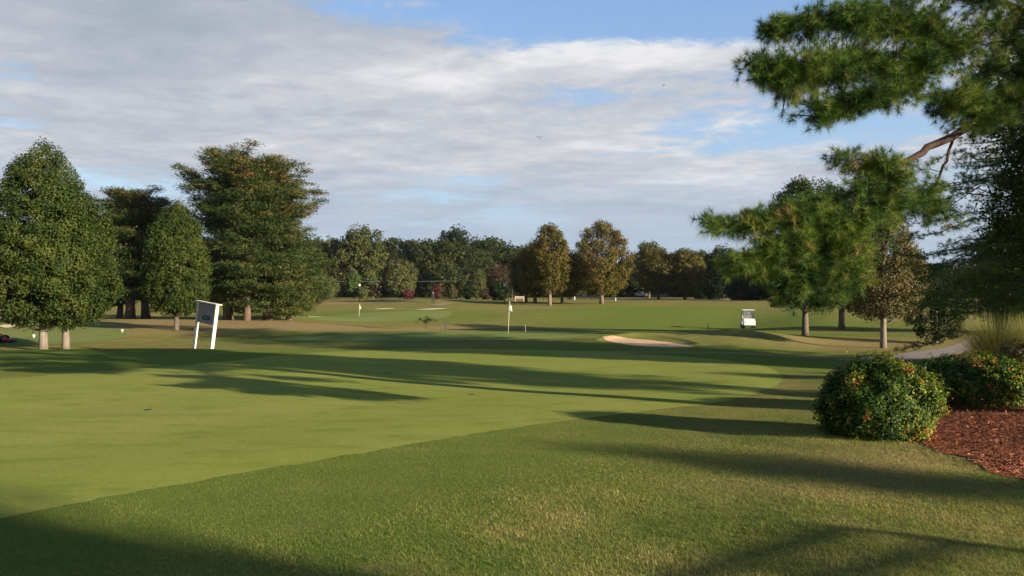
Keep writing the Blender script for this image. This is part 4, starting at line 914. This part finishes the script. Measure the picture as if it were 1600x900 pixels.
def wires():
    a = W3(480, 439, 178); c = W3(800, 436, 178); T = Tubes()
    T.add([a+(c-a)*q+np.array([0, 0, -.35*math.sin(math.pi*q)]) for q in np.linspace(0, 1, 24)], .016, 5)
    tag(T.build('power_cable', M['cable']), 'thin grey power cable strung before the far wood', 'cable')
    for px, lab in ((480, 'wooden cable pole hidden beside the big pine clump'), (800, 'dark wooden cable pole behind the half-bare tree')):
        x0, y0 = W(px, 178.4); t = thing('cable_pole', lab, 'utility pole', (x0, y0, hz(x0, y0))); T = Tubes(); T.add([(0,0,-.2),(0,0,4.5)], (.13,.1), 8); T.build('pole', M['bark'], t)
        boxes('bracket', [(-.12,.12,-.36,.1,4.3,4.38)], M['steel'], t)
wires()

# ------------------------------------------------------------------ far person in dark clothing
def person():
    x0, y0 = W(676.5, 117); t = thing('person', 'distant person in black clothes standing on the grass before the wood', 'person', (x0, y0, hz(x0, y0)), R(20))
    J = {'pelvis':((0,0,.95),.15),'waist':((0,0,1.10),.13),'chest':((0,.01,1.32),.165),'neck':((0,0,1.50),.06),'headb':((0,-.01,1.58),.075),'head':((0,-.02,1.66),.095),'headt':((0,-.01,1.73),.07),
         'lhip':((-.10,0,.90),.10),'lkn':((-.12,-.01,.50),.065),'lan':((-.13,.02,.09),.045),'lto':((-.14,-.14,.04),.04),'rhip':((.10,0,.90),.10),'rkn':((.13,-.03,.50),.065),'ran':((.15,.01,.09),.045),'rto':((.17,-.15,.04),.04),
         'lsh':((-.19,.01,1.42),.065),'lel':((-.27,.03,1.14),.045),'lwr':((-.25,-.08,.90),.032),'lha':((-.24,-.11,.81),.035),'rsh':((.19,.01,1.42),.065),'rel':((.27,.03,1.14),.045),'rwr':((.25,-.08,.90),.032),'rha':((.24,-.11,.81),.035)}
    E = [('pelvis','waist'),('waist','chest'),('chest','neck'),('neck','headb'),('headb','head'),('head','headt'),('pelvis','lhip'),('lhip','lkn'),('lkn','lan'),('lan','lto'),('pelvis','rhip'),('rhip','rkn'),('rkn','ran'),('ran','rto'),('chest','lsh'),('lsh','lel'),('lel','lwr'),('lwr','lha'),('chest','rsh'),('rsh','rel'),('rel','rwr'),('rwr','rha')]
    def skinned(nm, keys, mat, k=1.0, par=t):
        idx = {q: i for i, q in enumerate(keys)}; me = bpy.data.meshes.new(nm)
        me.from_pydata([J[q][0] for q in keys], [(idx[a], idx[b]) for a, b in E if a in idx and b in idx], []); me.materials.append(mat)
        o = bpy.data.objects.new(nm, me); COL.objects.link(o); o.parent = par
        md = o.modifiers.new('skin', 'SKIN')
        lay = me.skin_vertices[0] if len(me.skin_vertices) else None
        if lay is None:
            bm = bmesh.new(); bm.from_mesh(me); bm.verts.layers.skin.verify(); bm.to_mesh(me); bm.free(); lay = me.skin_vertices[0]
        for i, q in enumerate(keys): lay.data[i].radius = (J[q][1]*k,)*2; lay.data[i].use_root = (i == 0)
        o.modifiers.new('sub', 'SUBSURF').render_levels = 2; return o
    m, nt, N, L = nodes('black_clothes_and_skin'); sp = N.new('ShaderNodeSeparateXYZ'); L.new(N.new('ShaderNodeTexCoord').outputs['Object'], sp.inputs[0])
    k = math_(nt, 'GREATER_THAN', sp.outputs[2], 1.5); hands = math_(nt, 'MULTIPLY', math_(nt, 'LESS_THAN', sp.outputs[2], .88), math_(nt, 'GREATER_THAN', math_(nt, 'ABSOLUTE', sp.outputs[0]), .2))
    finish(nt, mixc(nt, math_(nt, 'MAXIMUM', k, hands), (.018, .018, .024), (.36, .22, .16)), .85)
    skinned('body', list(J), m)
    bm = bmesh.new(); bmesh.ops.create_uvsphere(bm, u_segments=14, v_segments=8, radius=.105); bmesh.ops.translate(bm, verts=bm.verts, vec=(0, .015, 1.705)); bmobj('hair', bm, M['hair'], t, True)
    for sx in (-1, 1): boxes('shoe', [(sx*.15-.045, sx*.15+.045, -.20, .07, 0, .08)], M['black'], t, .02)
person()

# ------------------------------------------------------------------ far houses, cars, bench, fence, birds
def house(label, px, d, w, dep, hw, mat, rz=0, zoff=0):
    x0, y0 = W(px, d); t = thing('house', label, 'house', (x0, y0, hz(x0, y0)+zoff), rz)
    wl = boxes('wall', [(-w/2, w/2, -dep/2, dep/2, 0, hw)], mat, t)
    prism('roof', [(-dep/2-.4, hw-.05), (0, hw+dep*.28), (dep/2+.4, hw-.05), (dep/2+.4, hw+.05), (0, hw+dep*.28+.12), (-dep/2-.4, hw+.05)], -w/2-.4, w/2+.4, M['roof'], t)
    for k in range(4):
        cx = -w/2+w*(k+.5)/4
        if k == 1: boxes('door', [(cx-.45, cx+.45, -dep/2-.03, -dep/2-.002, 0, 2.05)], M['white'], t); continue
        wf = boxes('window', [(cx-.62, cx+.62, -dep/2-.05, -dep/2-.003, .9, 2.1)], M['white'], t); boxes('pane', [(cx-.54, cx+.54, -dep/2-.058, -dep/2-.052, .98, 2.02)], M['window'], wf)
    return t
house('low pale house with grey roof behind the lone golden oak', 1000, 219, 13, 7, 2.5, M['wall'], .15)
def car(label, px, d, rz, mat):
    x0, y0 = W(px, d); t = thing('parked_car', label, 'car', (x0, y0, hz(x0, y0)+.05), rz, 'parked cars by the far house')
    prism('body', [(-2.2,.3),(-2.25,.75),(-1.3,.92),(-.6,1.42),(.9,1.45),(1.7,.98),(2.2,.9),(2.25,.35)], -.88, .88, mat, t, .06)
    for sx in (-1, 1): boxes('side_window', [(sx*.885-.006, sx*.885+.006, -.55, 1.0, .98, 1.34)], M['window'], t)
    boxes('windscreen', [(-.72,.72,-.02,.02,-.28,.28)], M['window'], t).matrix_basis = Matrix.Translation((0,-.99,1.18)) @ Matrix.Rotation(R(-54), 4, 'X')
    for sx in (-1, 1):
        for yy in (-1.35, 1.35): w = cyl('wheel', .33, .33, -.11, .11, M['black'], t, 16, (sx*.8, yy, .33), 'x'); cyl('rim', .18, .18, -.115, .115, M['steel'], w, 10)
        boxes('headlight', [(sx*.6-.15, sx*.6+.15, -2.26, -2.2, .62, .74)], M['steel'], t)
M['silver'] = plain('silver_car_paint', (.45, .45, .47), .3, .03, 3, .5)
car('white car parked right of the lone golden oak', 964, 232, R(60), M['white']); car('silver car parked left of the twin oaks by the pale house', 1004, 208, R(30), M['silver'])
def bench():
    x0, y0 = W(812, 128); t = thing('bench', 'pale bench under the left end of the oak group', 'bench', (x0, y0, hz(x0, y0)), .1)
    boxes('seat', [(-.8,.8,-.2,-.07,.42,.46),(-.8,.8,-.05,.08,.42,.46),(-.8,.8,.1,.22,.42,.46)], M['polewood'], t); boxes('backrest', [(-.8,.8,.25,.28,.55,.66),(-.8,.8,.27,.30,.72,.83)], M['polewood'], t)
    for sx in (-.7,.7): boxes('leg', [(sx-.04,sx+.04,-.2,-.13,-.05,.418),(sx-.04,sx+.04,.231,.30,-.05,.9)], M['polewood'], t)
bench()
def fence():
    x0, y0 = W(903, 158); t = thing('rail_fence', 'low grey rail fence left of the lone golden oak', 'fence', (x0, y0, hz(x0, y0)), .02)
    for k in range(5): boxes('post', [(k*1.3-.06,k*1.3+.06,-.06,.06,-.2,1.1)], M['greywood'], t)
    for z in (.45,.9): boxes('rail', [(-.2,5.4,-.10,-.063,z,z+.12)], M['greywood'], t)
fence()
def bird(label, px, py, d, s, rz):
    p = W3(px, py, d); t = thing('bird', label, 'bird', tuple(p), rz)
    me = [(-.16,0,0),(-.08,.035,.01),(-.08,-.035,.01),(-.08,0,.04),(-.08,0,-.03),(.06,.03,0),(.06,-.03,0),(.06,0,.03),(.06,0,-.025),(.17,.045,0),(.17,-.045,0),(.17,0,.01)]
    b = mesh('body', np.array(me)*s, [(0,1,3),(0,3,2),(0,2,4),(0,4,1),(1,5,7,3),(3,7,6,2),(2,6,8,4),(4,8,5,1),(5,9,11,7),(7,11,10,6),(6,10,9,5,8)], M['black'], t)
    for sg in (-1, 1):
        w = np.array([(-.06,sg*.02,.02),(.05,sg*.02,.02),(-.07,sg*.2,.11),(.02,sg*.2,.11),(.03,sg*.42,.06),(-.06,sg*.02,.012),(.05,sg*.02,.012),(-.07,sg*.2,.104),(.02,sg*.2,.104)])*s
        mesh('wing', w, [(0,1,3,2),(2,3,4),(6,5,7,8),(8,7,4),(0,2,7,5),(2,4,7),(1,6,8,3),(3,8,4)], M['black'], t)
bird('black bird wheeling before the bright cloud at upper centre right', 1037, 133, 60, .6, .5); bird('black bird gliding left of the upper one in the grey cloud', 843, 215, 70, 1.1, 1.6)

# ------------------------------------------------------------------ unseen trees and the added shadow frame beside and behind the camera
def shadow_frame():
    """unseen beams added behind the camera, shaped to cast the angular lawn shadow"""
    Ld = 13.0; hh = Ld*math.tan(R(SUNEL)); pts = {k: np.array([*(np.array(hit(*p))+sd*Ld), CZ-2.0+hh]) for k, p in {'A': (1080,912), 'B': (1312,824), 'C': (1490,846), 'D': (1640,868), 'E': (1270,905)}.items()}
    t = thing('shadow_frame', 'unseen beam frame added behind the camera on the right to cast a shadow', 'shadow_frame', (float(pts['B'][0]), float(pts['B'][1]), 0.15)); o = np.array(t.location)
    for a, b in ('AB', 'BC', 'CD', 'EC'):
        T = Tubes(); T.add([pts[a]-o, pts[b]-o], .055, 4); T.build('beam', M['timber'], t, smooth=False)
    for k in 'AD': T = Tubes(); q = pts[k]-o; T.add([(q[0], q[1], -.2), tuple(q)], .06, 4); T.build('post', M['timber'], t, smooth=False)
shadow_frame()
def behind(label, s_, t_, ht, w, base, gap=.3, mat='oak', n=420, lobes=.3):
    """(s_, t_): metres across and along the shadow direction from the camera"""
    x0, y0 = -sd[1]*s_-t_*sd[0], s_*sd[0]-t_*sd[1]
    t = thing('shade_tree', label, 'tree', (x0, y0, hz(x0, y0)), rng.uniform(0, 6))
    _, c = crown_mesh('crown', roundc(w), base, ht, M[mat], t, n, 45, .6, .22, lobes=lobes, gap=gap, flat=.7); trunk_mesh(t, ht*.85, .22, M['bark'], c, low=.15)
behind('broad oak standing behind the camera, shading the left foreground', 0.7, -32, 10.9, 4.5, 1.0, .0, n=1300, lobes=.12)
behind('slim open tree far behind the camera on the right', 9.2, -46, 12.7, .55, 11.1, .9, n=15)
behind('oak outside the right edge shading the middle of the near green', 18.9, -13, 11.6, 3.2, 4.8, .6, n=460)
behind('oak outside the right edge behind the mulch bed', 29.5, -9, 9.0, 2.4, 3.0, .3)

# ------------------------------------------------------------------ light, sky
hb = bmesh.new(); box(hb, -4200, 4200, -300, 3300, -40, 320); M['haze'] = bpy.data.materials.new('pale_air'); M['haze'].use_nodes = True
_n = M['haze'].node_tree; _n.nodes.clear(); _v = _n.nodes.new('ShaderNodeVolumePrincipled'); _v.inputs['Density'].default_value = .00006; _v.inputs['Color'].default_value = (.75, .85, 1, 1); _o = _n.nodes.new('ShaderNodeOutputMaterial'); _n.links.new(_v.outputs[0], _o.inputs['Volume'])
tag(bmobj('haze', hb, M['haze']), 'thin pale air between the camera and the hills', 'haze', None, 'stuff')
EXPO = 1.45
sun = bpy.data.lights.new('sun', 'SUN'); sun.energy = 5.0; sun.angle = R(.55); sun.color = (1.0, .86, .66)
so = bpy.data.objects.new('sun', sun); COL.objects.link(so)
dv = Vector((sd[0]*math.cos(R(SUNEL)), sd[1]*math.cos(R(SUNEL)), math.sin(R(SUNEL)))); so.rotation_euler = (-dv).to_track_quat('-Z', 'Y').to_euler()
w = bpy.data.worlds.new('World'); sc.world = w; w.use_nodes = True; nt = w.node_tree; nt.nodes.clear(); N, L = nt.nodes, nt.links
sky = N.new('ShaderNodeTexSky'); sky.sky_type = 'NISHITA'; sky.sun_disc = False; sky.sun_elevation = R(SUNEL); sky.sun_rotation = math.atan2(sd[0], sd[1]); sky.air_density = 1.0; sky.dust_density = .6; sky.ozone_density = 1.5
tc = N.new('ShaderNodeTexCoord').outputs['Generated']; sp = N.new('ShaderNodeSeparateXYZ'); L.new(tc, sp.inputs[0]); dx, dy, dz = sp.outputs
zc = math_(nt, 'ADD', math_(nt, 'MAXIMUM', dz, 0.0), .055)
cb = N.new('ShaderNodeCombineXYZ'); L.new(math_(nt, 'DIVIDE', dx, zc), cb.inputs[0]); L.new(math_(nt, 'DIVIDE', dy, zc), cb.inputs[1]); pl = cb.outputs[0]
az = math_(nt, 'MULTIPLY', math_(nt, 'ARCTAN2', dx, dy), 57.2958); el = math_(nt, 'MULTIPLY', math_(nt, 'ARCSINE', dz), 57.2958)
def g2(ca, ce, sa, se):
    a = math_(nt, 'DIVIDE', math_(nt, 'SUBTRACT', az, ca), sa); e = math_(nt, 'DIVIDE', math_(nt, 'SUBTRACT', el, ce), se)
    return math_(nt, 'EXPONENT', math_(nt, 'MULTIPLY', math_(nt, 'ADD', math_(nt, 'MULTIPLY', a, a), math_(nt, 'MULTIPLY', e, e)), -1.0))
n1 = noise(nt, mapping(nt, pl, (.9, .9, 1), (0, 0, .25), (3.1, 1.7, 0)), 1.0, 8, .62, .25)
n2 = noise(nt, mapping(nt, pl, (.8, 1.35, 1), (0, 0, -.2), (7.3, 2.2, 0)), 1.2, 8, .58, .5)
n3 = noise(nt, mapping(nt, pl, (1, 1.15, 1), (0, 0, .1), (1.3, 9.7, 0)), 5.5, 9, .68, .5)
cov = .66
c = math_(nt, 'ADD', math_(nt, 'MULTIPLY', n1, 1.0), math_(nt, 'MULTIPLY', math_(nt, 'SUBTRACT', n3, .5), .5))
for (a, e, sa, se, k) in [(14, 20, 13, 3.6, -.46), (-3, 21, 9, 2.6, -.10), (4.5, 14.3, 4.5, 1.3, -.24), (18, 13.2, 8, 2.2, -.16), (25, 10.5, 7, 1.6, -.22), (-20, 16, 16, 7, .22), (-6, 12, 20, 3.5, .12), (8.5, 16.8, 8.5, 1.7, .28), (-5, 16, 6, 2.2, .1), (20, 8, 12, 3, .1)]:
    c = math_(nt, 'ADD', c, math_(nt, 'MULTIPLY', g2(a, e, sa, se), k))
# clear overhead and behind, cloud bank in front
c = math_(nt, 'SUBTRACT', c, math_(nt, 'MULTIPLY', maprange(nt, el, 22, 40), .3))
mask = maprange(nt, c, .34, .56)
bright = math_(nt, 'ADD', math_(nt, 'MULTIPLY', n2, .6), math_(nt, 'MULTIPLY', n3, .4))
for (a, e, sa, se, k) in [(9, 17, 9, 1.6, .22), (-3, 10, 14, 1.2, .07), (14, 8, 9, 1.2, .05), (-7, 15.5, 8, 1.5, .08), (-26, 17, 9, 8, -.08), (20, 11, 12, 2.2, .10), (-10, 6.5, 30, 2.0, -.07), (5, 4, 30, 2.0, -.06)]:
    bright = math_(nt, 'ADD', bright, math_(nt, 'MULTIPLY', g2(a, e, sa, se), k))
K = 1/(2**EXPO)/.1
def kc(r_, g_, b_): return (r_*K, g_*K, b_*K)
cr_ = ramp(nt, [(.30, kc(.36, .42, .50)), (.44, kc(.46, .50, .57)), (.56, kc(.59, .61, .66)), (.72, kc(.84, .84, .86))]); L.new(bright, cr_.inputs[0])
hzn = ramp(nt, [(0, kc(.36, .46, .56)), (.05, kc(.33, .45, .60)), (.2, kc(.26, .44, .72)), (.37, kc(.19, .36, .72)), (.7, kc(.06, .13, .32)), (1, kc(.035, .08, .22))]); L.new(dz, hzn.inputs[0])
skc = mixc(nt, .7, sky.outputs[0], hzn.outputs[0])
colr = mixc(nt, mask, skc, cr_.outputs[0])
colr = mixc(nt, maprange(nt, el, 10, 1.0, 0, .9), colr, hzn.outputs[0])
bg = N.new('ShaderNodeBackground'); bg.inputs[1].default_value = .1; L.new(colr, bg.inputs[0]); wo = N.new('ShaderNodeOutputWorld'); L.new(bg.outputs[0], wo.inputs[0])
w.cycles.sampling_method = 'MANUAL'; w.cycles.sample_map_resolution = 512
sc.view_settings.view_transform = 'Standard'; sc.view_settings.look = 'None'; sc.view_settings.exposure = EXPO; sc.view_settings.gamma = 1; sc.view_settings.use_curve_mapping = False
sc.cycles.max_bounces = 6; sc.cycles.diffuse_bounces = 3; sc.cycles.glossy_bounces = 2; sc.cycles.transmission_bounces = 4; sc.cycles.transparent_max_bounces = 6; sc.cycles.use_denoising = True
sc.cycles.sample_clamp_indirect = 4
